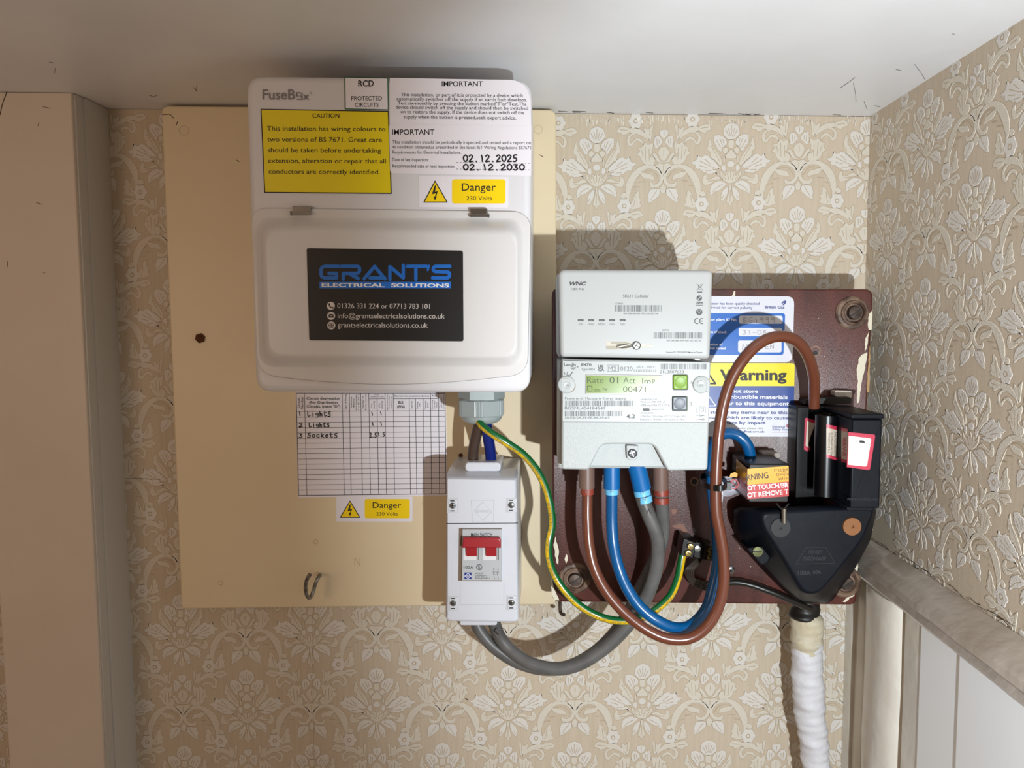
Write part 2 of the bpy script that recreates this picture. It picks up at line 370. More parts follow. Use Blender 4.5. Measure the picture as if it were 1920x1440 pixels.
VEIN = [[(0, 130), (0, 250)], [(40, 160), (12, 262)], [(75, 180), (28, 268)], [(150, 280), (110, 372)], [(190, 300), (132, 400)], [(110, 290), (96, 350)],
 [(400, 545), (290, 600), (190, 640)], [(340, 520), (262, 586)], [(400, 600), (310, 625)], [(330, 660), (250, 665)], [(262, 360), (200, 460), (140, 560)],
 [(0, 660), (0, 760)], [(45, 700), (22, 780)], [(105, 720), (58, 780)], [(290, 790), (200, 780)], [(100, 830), (180, 870), (235, 925)], [(80, 960), (100, 1000)], [(0, 900), (0, 1040)],
 [(0, 1190), (0, 1250)], [(60, 1290), (60, 1340)], [(90, 1280), (85, 1360)], [(0, 1410), (0, 1480)], [(190, 1400), (185, 1540)], [(240, 1370), (230, 1540)], [(290, 1410), (262, 1500)],
 [(60, 1760), (110, 1690), (190, 1660), (280, 1690)], [(300, 1700), (370, 1790), (420, 1900)], [(240, 1790), (330, 1800)], [(320, 1850), (390, 1860)], [(80, 1900), (120, 1960), (170, 2030)],
 [(360, 1960), (370, 2040), (390, 2100)], [(300, 2180), (400, 2190)], [(690, 2160), (690, 2270)], [(0, 1600), (0, 1670)]]
for P in VEIN:
    for sx in (1, -1):
        if sx == -1 and all(abs(p[0]) < 1 for p in P): continue
        q = [Vector((x * sx, y, 0)) for x, y in P]; q = spline(q, 3) if len(q) > 2 else q
        L, R = [], []
        for i, p in enumerate(q):
            t = (q[min(i + 1, len(q) - 1)] - q[max(i - 1, 0)]).normalized(); wd = 4.5 * (1 - .5 * i / len(q))
            L.append((p.x - t.y * wd, p.y + t.x * wd)); R.append((p.x + t.y * wd, p.y - t.x * wd))
        MOT.append(('g', L + R[::-1]))
def paper(mb, fr, o, e1, e2, test, nr, ir, relief):
    for i in range(*ir):
        for n in range(*nr):
            nn = n + (i % 2) / 2
            def mp(x, v):
                a = nn + x / 1742; b = i + (v - 2080) / 1017.5
                return (o[0] + e1[0] * a + e2[0] * b, o[1] + e1[1] * a + e2[1] * b)
            for kind, P in MOT:
                Q = [mp(x, v) for x, v in P]
                cx = sum(q[0] for q in Q) / len(Q); cy = sum(q[1] for q in Q) / len(Q)
                if not test(cx, cy): continue
                if kind == 'g': capf(mb, Q, fr, relief + .05, m_groove); continue
                if kind == 'd': capf(mb, Q, fr, relief + .09, m_leafw); continue
                ml = m_leafw if kind == 'w' else m_leafc
                capf(mb, inset(Q, -.42), fr, .03, m_groove)
                mb.grid([[fr(u, v, .02) for u, v in Q], [fr(u, v, relief * .7) for u, v in inset(Q, .12)], [fr(u, v, relief) for u, v in inset(Q, .5)]], ml)
                capf(mb, inset(Q, .5), fr, relief, ml)
wb = MB()
wb.poly([BACK(-640, -560, 0), BACK(X0, -560, 0), BACK(X0, 187.4, 0), BACK(-640, 213.6, 0)], m_base)
wb.poly([BACK(-640, -560, -12), BACK(-640, 230, -12), BACK(X0, 230, -12), BACK(X0, -560, -12)], m_base)
hid = lambda x, z: (-330 < x < -20 and -265 < z < 200) or x > X0 or z > 206 or (20 < x < 280 and -240 < z < 20)
paper(wb, BACK, (108.567, 111.712), (121.579, 1.299), (-.5, -76.0), lambda x, z: x > -20 and z > -20 and not hid(x, z) and z < 189, (-2, 3), (-2, 4), .22)
paper(wb, BACK, (98.942, 144.069), (129.261, 3.787), (-.904, -77.075), lambda x, z: (x <= -20 or z <= -20) and not hid(x, z) and z > -500 and x > -560 and z < 203, (-6, 4), (-2, 10), .22)
m_drip = mat('gloss_drips', (226, 218, 203), 0.15, coat=.6)
wz = lambda x, y: W(x, y, .45)
for q in range(150):
    x = random.choice([random.uniform(1075, 1170), random.uniform(1190, 1290), random.uniform(1330, 1400), random.uniform(1460, 1520), random.uniform(1585, 1630)]); y = random.uniform(216, 226)
    wb.stroke([(x, y), (x + random.uniform(-1, 1), y + random.uniform(3, 13))], random.uniform(.7, 1.6), wz, m_drip, joints=False)
for q in range(90):
    x = random.uniform(985, 1330); y = random.uniform(1136, 1148); wb.stroke([(x, y), (x + random.uniform(-1, 1), y + random.uniform(4, 14))], random.uniform(.7, 1.5), wz, m_drip, joints=False)
wb.stroke([(206, 898), (250, 897), (300, 899)], .7, wz, m_dirt); wb.stroke([(586, 1150), (587, 1300), (589, 1440)], .5, wz, m_groove); wb.stroke([(1549, 1140), (1547, 1440)], .6, wz, m_groove)
wb.stroke([(873, 1310), (877, 1312)], 2.2, wz, m_dirt); wb.stroke([(1164, 1146), (1170, 1147)], 1, wz, m_dirt)
struct(wb.build('wall_back', smooth=True, ang=50, origin=(0, 0, -560)))
wr = MB()
wr.poly([RIGHT(0, -560, 0), RIGHT(560, -560, 0), RIGHT(560, 190, 0), RIGHT(0, 190, 0)], m_base)
wr.poly([RIGHT(0, -560, -12), RIGHT(0, 190, -12), RIGHT(560, 190, -12), RIGHT(560, -560, -12)], m_base)
paper(wr, RIGHT, (39.544, 112.327), (130.642, -.353), (2.718, -71.409), lambda u, v: 0 < u < 420 and -193 < v < 186.5, (-2, 4), (-2, 6), .27)
# scuffed, peeling line where paper meets the rail
for q in range(26):
    u = 20 + q * 8 + random.uniform(-3, 3); v = -190.5 + random.uniform(-1, 3) + q * .05
    wr.stroke([(u, v), (u + random.uniform(3, 11), v + random.uniform(-1.5, 1.5)), (u + random.uniform(10, 16), v + random.uniform(-1.5, 1))], random.uniform(.2, .6), lambda a, b: RIGHT(a, b, .5), m_dirt, n=5)
struct(wr.build('wall_right', smooth=True, ang=50, origin=(X0, 0, -560)))
cb = MB()
def cz(x, y): return 187.9 - (x - X0) * 0.0276 + y * 0.0065
C4 = [(-640, 12), (X0 + 12, 12), (X0 + 12, -520), (-640, -520)]
cb.poly([Vector((x, y, cz(x, y))) for x, y in C4], m_ceil); cb.poly([Vector((x, y, cz(x, y) + 12)) for x, y in C4[::-1]], m_ceil)
def onceil(px, py):
    d = M3 @ _dr(px, py); n = Vector((0.0276, -0.0065, 1)); p0 = Vector((X0, 0, 187.9)); c = Vector((0, -D, 0))
    return c + d * ((p0 - c).dot(n) / d.dot(n)) + Vector((0, 0, -.15))
for pts in ([(1575, 165), (1590, 155), (1603, 145)], [(1600, 155), (1604, 175), (1605, 190)], [(1715, 120), (1728, 138), (1735, 150)], [(1620, 190), (1626, 205)],
            [(102, 137), (104, 127)], [(362, 163), (368, 170), (369, 160)], [(280, 178), (288, 182), (295, 178)], [(92, 116), (100, 118)], [(1785, 63), (1790, 64)], [(1640, 198), (1650, 200)], [(1680, 130), (1690, 132)]):
    cb.stroke(pts, .7, onceil, m_dirt, n=5)
for q in range(34):
    x = random.uniform(300, 1630); cb.stroke([(x, 203 + (x - 300) * .0113 + random.uniform(-3.5, -1)), (x + random.uniform(6, 26), 203 + (x - 280) * .0113 + random.uniform(-3.5, -.5))], random.uniform(.5, 1.4), onceil, m_dirt if q % 3 else m_trim, n=5)
struct(cb.build('ceiling', origin=(0, 0, 190)))
# boxed post on the left and its casing
pr = W(155, 620, 50).x; pl = W(4, 1200, 50).x
tb = MB()
tb.prism(rounded([(pl, -560), (pr, -560), (pr, cz(pr, -40) - .3), (pl, cz(pl, -40) - .3)], 0), 50, 0.2, m_post, bevel=1.2, seg=3)
for pts in ([(6, 190), (10, 180), (14, 168)], [(0, 215), (3, 200), (6, 190)]):
    tb.stroke(pts, 1.6, onh(50.15), m_dirt, n=6)
for pts in ([(68, 380), (76, 382), (79, 383)], [(80, 200), (95, 203)], [(71, 236), (73, 230)], [(14, 490), (14, 500)], [(80, 510), (84, 512)]):
    tb.stroke(pts, 1.0, onh(50.15), m_dirt, n=6)
struct(tb.build('trim_1'))
tc = MB(); cr = W(209, 620, 0.5).x
tc.prism([(pr - 2, -560), (pr + 1.5, -560), (pr + 1.5, cz(pr, -30) - .6), (pr - 2, cz(pr, -30) - .6)], 47, 0.2, m_case, bevel=.8)
tc.prism([(pr, -560), (pr + 3.2, -560), (pr + 3.2, cz(pr, -30) - .6), (pr, cz(pr, -30) - .6)], 36, 0.2, m_case, bevel=1.5)
struct(tc.build('trim_2'))
# ---- right-hand corner post, dado rail and panelling
tp = MB(); xL = W(1580, 1300, .5).x
tpz = -193
tp.prism(rounded([(xL, -560), (X0, -560), (X0, tpz), (xL + 1, tpz - 6)], [0, 0, 2, 8], 4), 16, 0.2, m_trim, bevel=2, seg=3)
tp.prism([(xL + 2, -560), (X0, -560), (X0, tpz - 6), (xL + 5, tpz - 12)], 34, 15, m_trim, bevel=3, seg=3)
# rounded moulding, thick with old paint, running down beside the corner
prm = [(46, 1), (47.5, 8), (51, 12.5), (58, 15.8), (68, 17.6), (80, 18.2), (92, 17.6), (102, 15.6), (108.5, 12.5), (111.5, 8), (112, 1)]
rows = []
for z in [-560, -530, -500, -470, -440, -410, -380, -350, -320, -295, -275, -258, -244, -234, -227, -221]:
    wob = math.sin(z * .06) * .7 + math.sin(z * .023 + 1) * .8; nar = max(0, -420 - z) * .05
    rows.append([RIGHT(u + (wob if 3 < i_ < 7 else wob * 1.3) - (nar if i_ > 6 else 0), z, w_ + (math.sin(z * .09 + i_) * .3 if w_ > 2 else 0)) for i_, (u, w_) in enumerate(prm)])
tp.rings(rows, m_trim)
struct(tp.build('trim_3', ang=50))
rl = MB()
prf = [(0, -190.5), (3, -189.5), (20, -196.5), (25, -200), (25.5, -205), (22, -208.5), (18.5, -209.5), (20, -211.5), (21.5, -214.5), (19.5, -217.5), (14, -218.5), (0, -219)]
r0, r1 = [], []
seg_u = [14 + i * 14 for i in range(38)]
rws = []
for i, u in enumerate(seg_u):
    rws.append([RIGHT(u, v + math.sin(u * .11) * .25, w_ + math.sin(u * .07 + j) * .25 if w_ else 0) for j, (w_, v) in enumerate(prf)])
rl.rings(rws, m_trimg)
struct(rl.build('trim_4', ang=40))
pn = MB()
uP = lambda px, py: -WX(px, py, X0 - 12).y
pn.prism([(8, -560), (560, -560), (560, -216), (8, -216)], 5, .2, m_trim, fr=RIGHT)
u0, u1, u2 = uP(1690, 1300), uP(1722, 1320), uP(1799, 1320); u3 = u2 + 3.4
pn.prism([(u0, -560), (u1, -560), (u1, -217.5), (u0, -217.5)], 11, .3, m_trim, bevel=.8, fr=RIGHT)
for a, b, th_ in ((u1, u2, 12), (u2, u2 + 95, 13.3), (u2 + 95, u2 + 190, 14.6)):
    pn.prism([(a, -560), (b, -560), (b, -217.5), (a, -217.5)], th_, .3, m_panel, bevel=.5, fr=RIGHT)
struct(pn.build('trim_5'))
# ================================================================== CREAM BACKBOARD
m_board = mat('cream_board_paint', (228, 211, 178), 0.38, rgb2=(223, 205, 170), vscale=6, bump=0.25, bscale=35)
m_rust = mat('rusty_iron', (112, 66, 34), 0.7, metal=0.4, rgb2=(70, 40, 22), vscale=400, bump=0.6, bscale=900)
m_zinc = mat('zinc_screw', (188, 190, 186), 0.28, metal=1.0, rgb2=(120, 122, 120), vscale=500)
m_hook = mat('hook_steel', (150, 148, 142), 0.3, metal=1.0, rgb2=(110, 104, 96), vscale=300)
m_yel = mat('sticker_yellow', (250, 214, 0), 0.35, coat=0.3)
m_yel2 = mat('caution_yellow', (236, 214, 0), 0.35, coat=0.3)
m_paper = mat('sticker_white', (234, 230, 236), 0.38, coat=0.2)
m_ink = mat('black_marker', (8, 8, 8), 0.45)
m_greenln = mat('green_border', (8, 88, 50), 0.5)
HB = 20
B0, B1, B2, B3 = W(302, 205, HB), W(340, 1142, HB), W(1039, 1134, HB), W(1048, 209, HB)
board = thing('mounting_board', 'large cream painted wooden board on the patterned wall behind the consumer unit', 'board', (W(690, 1140, 10)))
mb = MB()
bz0 = W(600, 1140, HB).z; bx0 = W(321, 672, HB).x; bx1 = W(1043, 672, HB).x
mb.prism(rounded([(bx0, W(340, 1142, HB).z), (bx1, W(1036, 1134, HB).z), (bx1, cz(bx1, -10) - 2.2), (bx0, cz(bx0, -10) - 2.2)], [3, 5, 7, 7], 4), HB, 0.3, m_board, bevel=1.6, seg=3)
BZ = onh(HB + .12)
for (x, y, r, w_) in ((345, 245, 9, .9), (1009, 243, 8, .9)):
    mb.ring(x, y, r, w_, BZ, mat('board_mark', (196, 176, 134), .5))
for pts in ([(862, 850), (866, 854)], [(930, 845), (932, 851), (934, 848)], [(304, 215), (318, 214), (326, 222)], [(333, 228), (330, 235)], [(1012, 290), (1018, 294)], [(444, 300), (448, 303)]):
    mb.stroke(pts, 1.3, BZ, m_dirt, n=6)
mb.disc(864, 854, 4.2, BZ, m_rust, 9)
for x, y in ((414, 1093), (592, 1016)): mb.ring(x, y, 4, 1.4, BZ, mat('board_mark', (196, 176, 134), .5), 12)
hand(mb, 'N', 663, 1046, 678, 1060, 1.3, BZ, mat('board_mark', (196, 176, 134), .5))
mb.build('panel', board)
mb = MB(); c = W(376, 634, HB)
hexp = [(c.x + 4.6 * math.cos(math.pi / 3 * k + .3), c.z + 4.6 * math.sin(math.pi / 3 * k + .3)) for k in range(6)]
mb.prism(hexp, HB + 2.6, HB + .1, m_rust, bevel=.8, seg=2); mb.lathe([(2.6, 0), (2.6, .8), (1.4, 1.1), (.1, .6)], c + Vector((0, -2.6, 0)), (0, -1, 0), m_rust, 14)
mb.build('bolt_head', board, label='rusty brown bolt head')
def danger(name, parent, Mz, h, P, tri, yb, t1, t2, lab):
    mb = MB(); mb.prism(pxp([tuple(proj(Mz(x, y))) for x, y in P], h + .25), h + .25, h, m_paper)
    def M(x, y):
        p = proj(Mz(x, y)); return W(p[0], p[1], h + .34)
    def M2(x, y):
        p = proj(Mz(x, y)); return W(p[0], p[1], h + .42)
    mb.flat(rounded(tri, 9), M, m_black)
    cx = sum(p[0] for p in tri) / 3; cy = sum(p[1] for p in tri) / 3
    mb.flat([(cx + (x - cx) * .86, cy + (y - cy) * .86) for x, y in tri], M2, m_yel)
    def M3_(x, y):
        p = proj(Mz(x, y)); return W(p[0], p[1], h + .5)
    s = (tri[1][1] - tri[0][1]) / 172
    ap = tri[0]
    q = lambda a, b: (ap[0] + a * s, ap[1] + b * s)
    mb.flat([q(-2, 42), q(8, 42), q(0, 90), q(22, 82), q(6, 132), q(-2, 130), q(8, 100), q(-24, 108)], M3_, m_black)
    mb.flat([q(-12, 122), q(2, 128), q(14, 120), q(0, 158)], M3_, m_black)
    mb.flat(rr(*yb, 16 * s * 1.4), M, m_yel)
    mb.text('Danger', (t1[0], t1[2]), (t1[1], t1[2]), t1[3], M2, m_black, .005)
    mb.text('230 Volts', (t2[0], t2[2]), (t2[1], t2[2]), t2[3], M2, m_black)
    mb.build(name, parent, smooth=False, label=lab)
zc = zz(540, 720, 5.334, HB)
danger('danger_sticker', board, zc, HB, [(482, 1125), (482, 1368), (490, 1376), (1238, 1376), (1245, 1368), (1245, 1132), (1240, 1125)][::-1],
       [(620, 1163), (517, 1338), (725, 1338)], (767, 1150, 1218, 1343), (847, 1132, 1240, 58), (883, 1100, 1316, 34), 'white sticker with yellow danger panel')
# circuit chart
mb = MB(); H = HB + .3
ch = lambda x, y: W(540 + x / 5.334, 720 + y / 5.334, H + .1)
def chx(x, y):      # columns drift a little to the right towards the bottom
    return x + (y - 92) / 1015 * (24 - 14 * (x - 82) / 1488)
chp = lambda x, y: (540 + x / 5.334, 720 + y / 5.334)
mb.prism(pxp([chp(100, 1135), chp(1600, 1118), chp(1575, 70), chp(76, 70)], H), H, HB, m_paper)
CH = ch
YL = [92, 275, 332, 385, 437, 490, 545, 593, 648, 697, 752, 803, 855, 907, 958, 1010, 1062, 1115]
YR = [92, 265, 322, 372, 425, 478, 530, 582, 630, 685, 735, 787, 838, 888, 940, 993, 1045, 1098]
for i, (a, b) in enumerate(zip(YL, YR)):
    mb.stroke([(chx(82, a), a), (chx(1570, b), b)], 6 if i in (0, 17) else 3.6, CH, m_black, joints=False)
for i, x in enumerate([82, 165, 543, 613, 727, 808, 890, 970, 1052, 1212, 1275, 1350, 1425, 1505, 1570]):
    y0 = 147 if x in (890, 1212, 1275, 1350) else 92
    t = (x - 82) / 1488; yb = 1115 - 17 * t
    mb.stroke([(chx(x, y0), y0), (chx(x, yb), yb)], 6 if x in (82, 1570) else 4.8, CH, m_black, joints=False)
mb.stroke([(808, 149), (970, 147)], 4, CH, m_black, joints=False); mb.stroke([(1052, 148), (1505, 146)], 4, CH, m_black, joints=False)
def ct(t, x0, x1, y, cap, b=.01): mb.text(t, (x0, y), (x1, y), cap, CH, m_black, b)
def cv(t, x, ya, yb, cap, b=.008): mb.text(t, (x, ya), (x, yb), cap, CH, m_black, b)
ct('Circuit designation', 185, 520, 157, 26, .02); ct('(For Distribution', 212, 495, 197, 26, .02); ct('Circuits, insert "D")', 187, 523, 236, 26, .02)
cv('Circuit', 118, 240, 135, 22, .015); cv('Number', 152, 250, 124, 22, .015)
cv('Type of Wiring', 585, 262, 102, 16); cv('Reference', 640, 240, 128, 14); cv('Method', 663, 232, 148, 14); cv('(see Appendix', 688, 264, 106, 14); cv('4 of BS 7671)', 712, 262, 106, 14)
cv('Number of', 757, 242, 122, 15); cv('Points Served', 785, 262, 106, 15)
ct('Circuit', 862, 910, 113, 11); ct('Conductors CSA', 817, 958, 132, 12)
cv('Live', 842, 232, 195, 15); cv('(mm2)', 867, 244, 170, 15); cv('CPC', 922, 236, 190, 15); cv('(mm2)', 947, 244, 170, 15)
cv('Max Disconnection', 998, 262, 100, 11); cv('time permitted', 1016, 246, 118, 11); cv('by BS7671 (s)', 1038, 242, 128, 11)
ct('Overcurrent protective devices', 1060, 1412, 127, 16, .015); ct('RCD', 1440, 1488, 125, 16, .015)
ct('BS', 1105, 1153, 198, 27, .02); ct('(EN)', 1092, 1167, 240, 27, .02)
cv('Type No', 1244, 250, 170, 15); cv('Rating', 1300, 246, 176, 15); cv('(A)', 1322, 226, 192, 13); cv('Capacity', 1382, 256, 166, 15); cv('(kA)', 1404, 236, 188, 13)
cv('Operating', 1448, 260, 158, 13); cv('Current', 1470, 250, 168, 13); cv('(mA)', 1492, 238, 184, 12)
cv('Maximum Zs', 1522, 240, 124, 10); cv('permitted', 1540, 232, 140, 10); cv('by BS7671 (ohm)', 1560, 246, 112, 10)
hi = lambda x, y: W(540 + x / 5.334, 720 + y / 5.334, H + .2)
hand(mb, '1', 100, 280, 135, 316, 9, hi, m_ink); hand(mb, 'Lights', 190, 272, 432, 322, 9, hi, m_ink)
hand(mb, '2', 104, 390, 152, 430, 9, hi, m_ink); hand(mb, 'Lights', 205, 385, 418, 430, 9, hi, m_ink)
hand(mb, '3', 104, 495, 154, 536, 9, hi, m_ink); hand(mb, 'Sockets', 190, 488, 500, 534, 9, hi, m_ink)
for x, y in ((840, 280), (928, 276), (845, 380), (930, 380)): hand(mb, '1', x - 18, y, x + 22, y + 34, 9, hi, m_ink)
hand(mb, '2.5', 812, 490, 890, 532, 9, hi, m_ink); hand(mb, '1.5', 895, 486, 970, 524, 9, hi, m_ink)
mb.build('circuit_chart', board, smooth=False, label='white table of circuits with handwritten entries')
# ------------------------------------------------------------------ hook
mb = MB()
mb.tube([W(599, 1078, HB - 2), W(599, 1079, HB + 9), W(594, 1088, HB + 13), W(589, 1102, HB + 14), W(585, 1115, HB + 16), W(580, 1121, HB + 20), W(575, 1115, HB + 25), W(573, 1100, HB + 29), W(576, 1086, HB + 31), W(582, 1076, HB + 31)], 1.75, m_hook, 12)
tag(mb.build('cup_hook'), 'small bent steel wire hook screwed into the lower part of the cream board', 'hook')
# ================================================================== CONSUMER UNIT
m_abs = mat('white_enamel', (218, 217, 220), 0.30, coat=0.25, bump=0.02, bscale=200)
m_lid = mat('white_lid_plastic', (216, 214, 213), 0.22, coat=0.4)
m_seam = mat('dark_seam', (120, 116, 116), 0.6)
m_hinge = mat('hinge_steel', (160, 156, 150), 0.25, metal=1.0)
m_logo = mat('logo_grey', (128, 124, 124), 0.5)
m_card = mat('card_black', (14, 12, 12), 0.45)
m_blue = mat('logo_blue', (18, 104, 196), 0.4)
HF = 152
cu = thing('consumer_unit', 'large white metal fuse board with a hinged lid, warning stickers and black business card', 'fuse box', W(730, 735, HB + .1))
mb = MB()
pc = pxp([(477.5, 735), (994, 736.5), (997, 147), (459, 140)], HF)
mb.prism(rounded(pc, [12, 12, 13, 13], 6), HF, HB + .4, m_abs, bevel=5, seg=5)
mb.build('case', cu)
E4 = onh(HF + .45)
# lid
lidp_ = [(478, 655), (484, 683), (492, 700), (517, 708), (596, 715), (712, 721), (829, 717.5), (946, 706), (974, 696), (987, 680), (993, 655), (993.3, 640), (994.8, 470), (995, 443), (988, 415), (972, 400), (950, 396), (935, 395.7), (530, 390.7), (512, 390.5), (492, 394), (477, 408), (471, 430), (471.3, 450), (477.7, 640)]
mb = MB(); sm = rounded(pxp([(482, 702), (600, 716), (712, 721.5), (829, 718.5), (989, 702), (995.5, 396.5), (470, 389.5)], HF + 2), [15, 30, 30, 30, 14, 14, 13], 9)
mb.prism(inset(sm, -.3), HF + .12, HF, m_seam)
mb.prism(sm, HF + 2.2, HF + .2, m_lid, bevel=.9, seg=3)
def tray(base, top, h0, h1, m, n=9):
    rows = []
    for i in range(n + 1):
        t = i / n; s_ = .5 - .5 * math.cos(math.pi * t)
        rows.append([Vector((a[0] + (b[0] - a[0]) * t, -(h0 + (h1 - h0) * s_), a[1] + (b[1] - a[1]) * t)) for a, b in zip(base, top)])
    mb.grid(rows, m); mb.poly(rows[-1], m)
b_ = rounded(pxp([(484, 690), (982, 690), (985, 407), (478, 404)], HF + 2), 13, 8)
t_ = rounded(pxp([(506, 664), (966, 666), (967, 440), (499, 435)], HF + 13), 11, 8)
tray(b_, t_, HF + 2.0, HF + 13, m_lid)
lid = mb.build('lid', cu, ang=30)
for i, (xa, ya, xb, yb) in enumerate(((548, 386, 583, 401), (880.5, 391, 914, 406))):
    mb = MB(); yc = (ya + yb) / 2
    mb.prism(rounded(pxp([(xa + 1, yb - 3), (xb - 1, yb - 3), (xb, ya), (xa, ya)], HF + 4), .6, 2), HF + 4.4, HF, m_hinge, bevel=.5)
    p, q = W(xa, yb - 1.5, HF + 5), W(xb, yb - 1.5, HF + 5); mb.tube([p, q], 1.1, m_hinge, 10, smooth=0); mb.lathe([(.1, 0), (1.5, .2), (1.5, 1.4), (.1, 1.7)], q if i else p, (1, 0, 0) if i else (-1, 0, 0), m_hinge, 10)
    mb.build('hinge', lid)
# printed logo on the case
mb = MB(); mb.tx('FuseB', 492.3, 553, 186.2, 18.6, E4, m_logo, .012); mb.tx('x', 567.5, 580, 186.6, 13, E4, m_logo, .02)
mb.stroke([(556, 174), (564.5, 174)], 2.2, E4, m_logo, joints=False); mb.stroke([(556, 174), (556, 180), (560, 180)], 2.2, E4, m_logo, joints=False)
mb.stroke([(556.5, 186), (566, 186), (566, 180), (562, 180)], 2.2, E4, m_logo, joints=False); mb.stroke([(566, 174), (566, 178)], 2.2, E4, m_logo, joints=False); mb.ring(583, 174, 1.8, .5, E4, m_logo, 10)
mb.build('printed_logo', cu, smooth=False)
def sticker(name, pts, h, rad=0, m=m_paper, border=None, bw=3, lab=None):
    mb = MB(); P = rounded(pts, rad, 4) if rad else pts
    if border:
        mb.prism(pxp(P, h + .2), h + .2, h, border)
        q = inset([(a, -b) for a, b in P], bw); mb.flat([(a, -b) for a, b in q], onh(h + .26), m)
    else: mb.prism(pxp(P, h + .2), h + .2, h, m)
    return mb
mb = sticker('rcd_sticker', [(646.5, 205), (729, 207), (728, 145.5), (645.5, 144)], HF + .3, border=m_greenln, bw=1.9)
e = onh(HF + .62)
mb.tx('RCD', 671.6, 700.8, 162, 11.2, e, m_black, .02); mb.tx('PROTECTED', 658.8, 716.2, 188.2, 8, e, m_black, .005); mb.tx('CIRCUITS', 665.3, 709.9, 200.4, 8, e, m_black, .005)
mb.build('circuit_sticker', cu, smooth=False, label='white sticker with green border')
mb = sticker('caution', [(495.5, 361.5), (734.5, 363.5), (729, 208), (488.5, 204)], HF + .05, border=m_black, bw=2, m=m_yel2)
e = onh(HF + .4)
mb.tx('CAUTION', 585.8, 636.4, 220.7, 7.9, e, m_black, .010)
for t, a, b, y0 in (('This installation has wiring colours to', 500.5, 722.5, 244.9), ('two versions of BS 7671. Great care', 501, 716.2, 265.3), ('should be taken before undertaking', 501.7, 714.4, 285.2),
                    ('extension, alteration or repair that all', 502.3, 723.4, 305.2), ('conductors are correctly identified.', 503.5, 712.2, 325.6)):
    mb.tx(t, a, b, y0, 8.6, e, m_black, .004, y1=y0 + 1)
mb.build('caution_sticker', cu, smooth=False, label='bright yellow sticker with black border')
mb = MB(); mb.prism(pxp(rounded([(731, 233), (996, 238), (994.5, 185), (985, 160), (965, 150), (731, 146)][::-1], [0, 8, 10, 8, 0, 0], 3), HF + .2), HF + .2, HF, m_paper)
e = onh(HF + .3)
mb.tx('IMPORTANT', 828.3, 905.1, 161.8, 9.3, e, m_black, .010)
for t, a, b, y0, y1 in (('This installation, or part of it,is protected by a device which', 752.1, 980.1, 180.2, 182.2), ('automatically switches off the supply if an earth fault develops.', 743.7, 988.3, 188.2, 190.2),
    ('Test six-monthly by pressing the button marked"T"or"Test.The', 745.7, 987.3, 196.2, 198.2), ('device should switch off the supply and should then be switched', 741.8, 990.2, 204, 206),
    ('on to restore the supply. If the device does not switch off the', 751.1, 983, 212.3, 214.3), ('supply when the button is pressed,seek expert advice.', 756.9, 967.9, 222, 224)):
    mb.tx(t, a, b, y0, 6.3, e, m_black, .004, y1=y1)
mb.build('test_button_notice', cu, smooth=False, label='white sticker headed IMPORTANT, upper of two')
mb = MB(); mb.prism(pxp(rounded([(731.5, 325), (995.5, 329.5), (996.5, 236), (729.5, 232)], [7, 0, 0, 5], 4), HF + .45), HF + .45, HF + .2, m_paper)
e = onh(HF + .55)
mb.tx('IMPORTANT', 735.2, 814.5, 252.6, 10, e, m_black, .010)
for t, a, b, y0, y1 in (('This installation should be periodically inspected and tested and a report on', 735.6, 995.1, 269, 270.5), ('its condition obtained,as prescribed in the latest IET Wiring Regulations BS7671', 735.2, 995, 278.2, 279.7),
    ('Requirements for Electrical Installations.', 735.6, 864.8, 288, 288.8), ('Date of last inspection:', 735.6, 803.6, 302, 302.5), ('Recommended date of next inspection:', 736, 852.8, 314, 314.8)):
    mb.tx(t, a, b, y0, 5.9, e, m_black, .002, y1=y1)
for y0 in (304.6, 317):
    for q in range(23): mb.stroke([(856 + q * 6.1, y0 + q * .07), (859 + q * 6.1, y0 + q * .07)], .8, e, m_black, joints=False)
e2 = onh(HF + .65)
hand(mb, '02.12.2025', 868, 290.5, 971, 303, 2.6, e2, m_ink); hand(mb, '02.12.2030', 868, 308, 985, 319, 2.7, e2, m_ink)
mb.build('inspection_notice', cu, smooth=False, label='white sticker with handwritten dates, lower of two')
zb = zz(720, 120, 5.144, HF)
danger('danger_sticker', cu, zb, HF, [(335, 1078), (340, 1380), (1195, 1386), (1200, 1088)][::-1][::1], [(492, 1120), (377, 1337), (617, 1337)], (655, 1112, 1172, 1345), (750, 1078, 1222, 72), (795, 1042, 1316, 42), 'white sticker with yellow danger panel')
# business card on the lid
HC = HF + 13
mb = MB(); mb.prism(pxp(rounded([(580, 638), (869, 640), (868, 470), (575, 465)], 4, 3), HC + .35), HC + .35, HC, m_card)
z = zz(450, 370, 3.43, HC + .5); m_txw = mat('card_lettering', (214, 206, 202), .4)
for st in ([(632, 444), (545, 444), (528, 450), (521, 464), (521, 500), (528, 512), (545, 518), (621, 518), (621, 489), (572, 489)], [(650, 444), (758, 444), (768, 452), (770, 470), (764, 484), (750, 489), (664, 489), (664, 526)], [(705, 492), (760, 522)],
           [(798, 524), (866, 444), (932, 524)], [(836, 518), (930, 518)], [(964, 528), (964, 446), (1050, 518), (1050, 437)], [(1076, 444), (1200, 444)], [(1131, 446), (1131, 528)], [(1216, 440), (1207, 468)],
           [(1350, 444), (1256, 444), (1243, 452), (1243, 468), (1252, 477), (1338, 480), (1348, 490), (1346, 510), (1334, 518), (1238, 518)]):
    mb.stroke(st, 22 if st[0][0] != 1216 else 14, z, m_blue, n=10)
z2 = zz(450, 370, 3.43, HC + .62); z3 = zz(450, 370, 3.43, HC + .75)
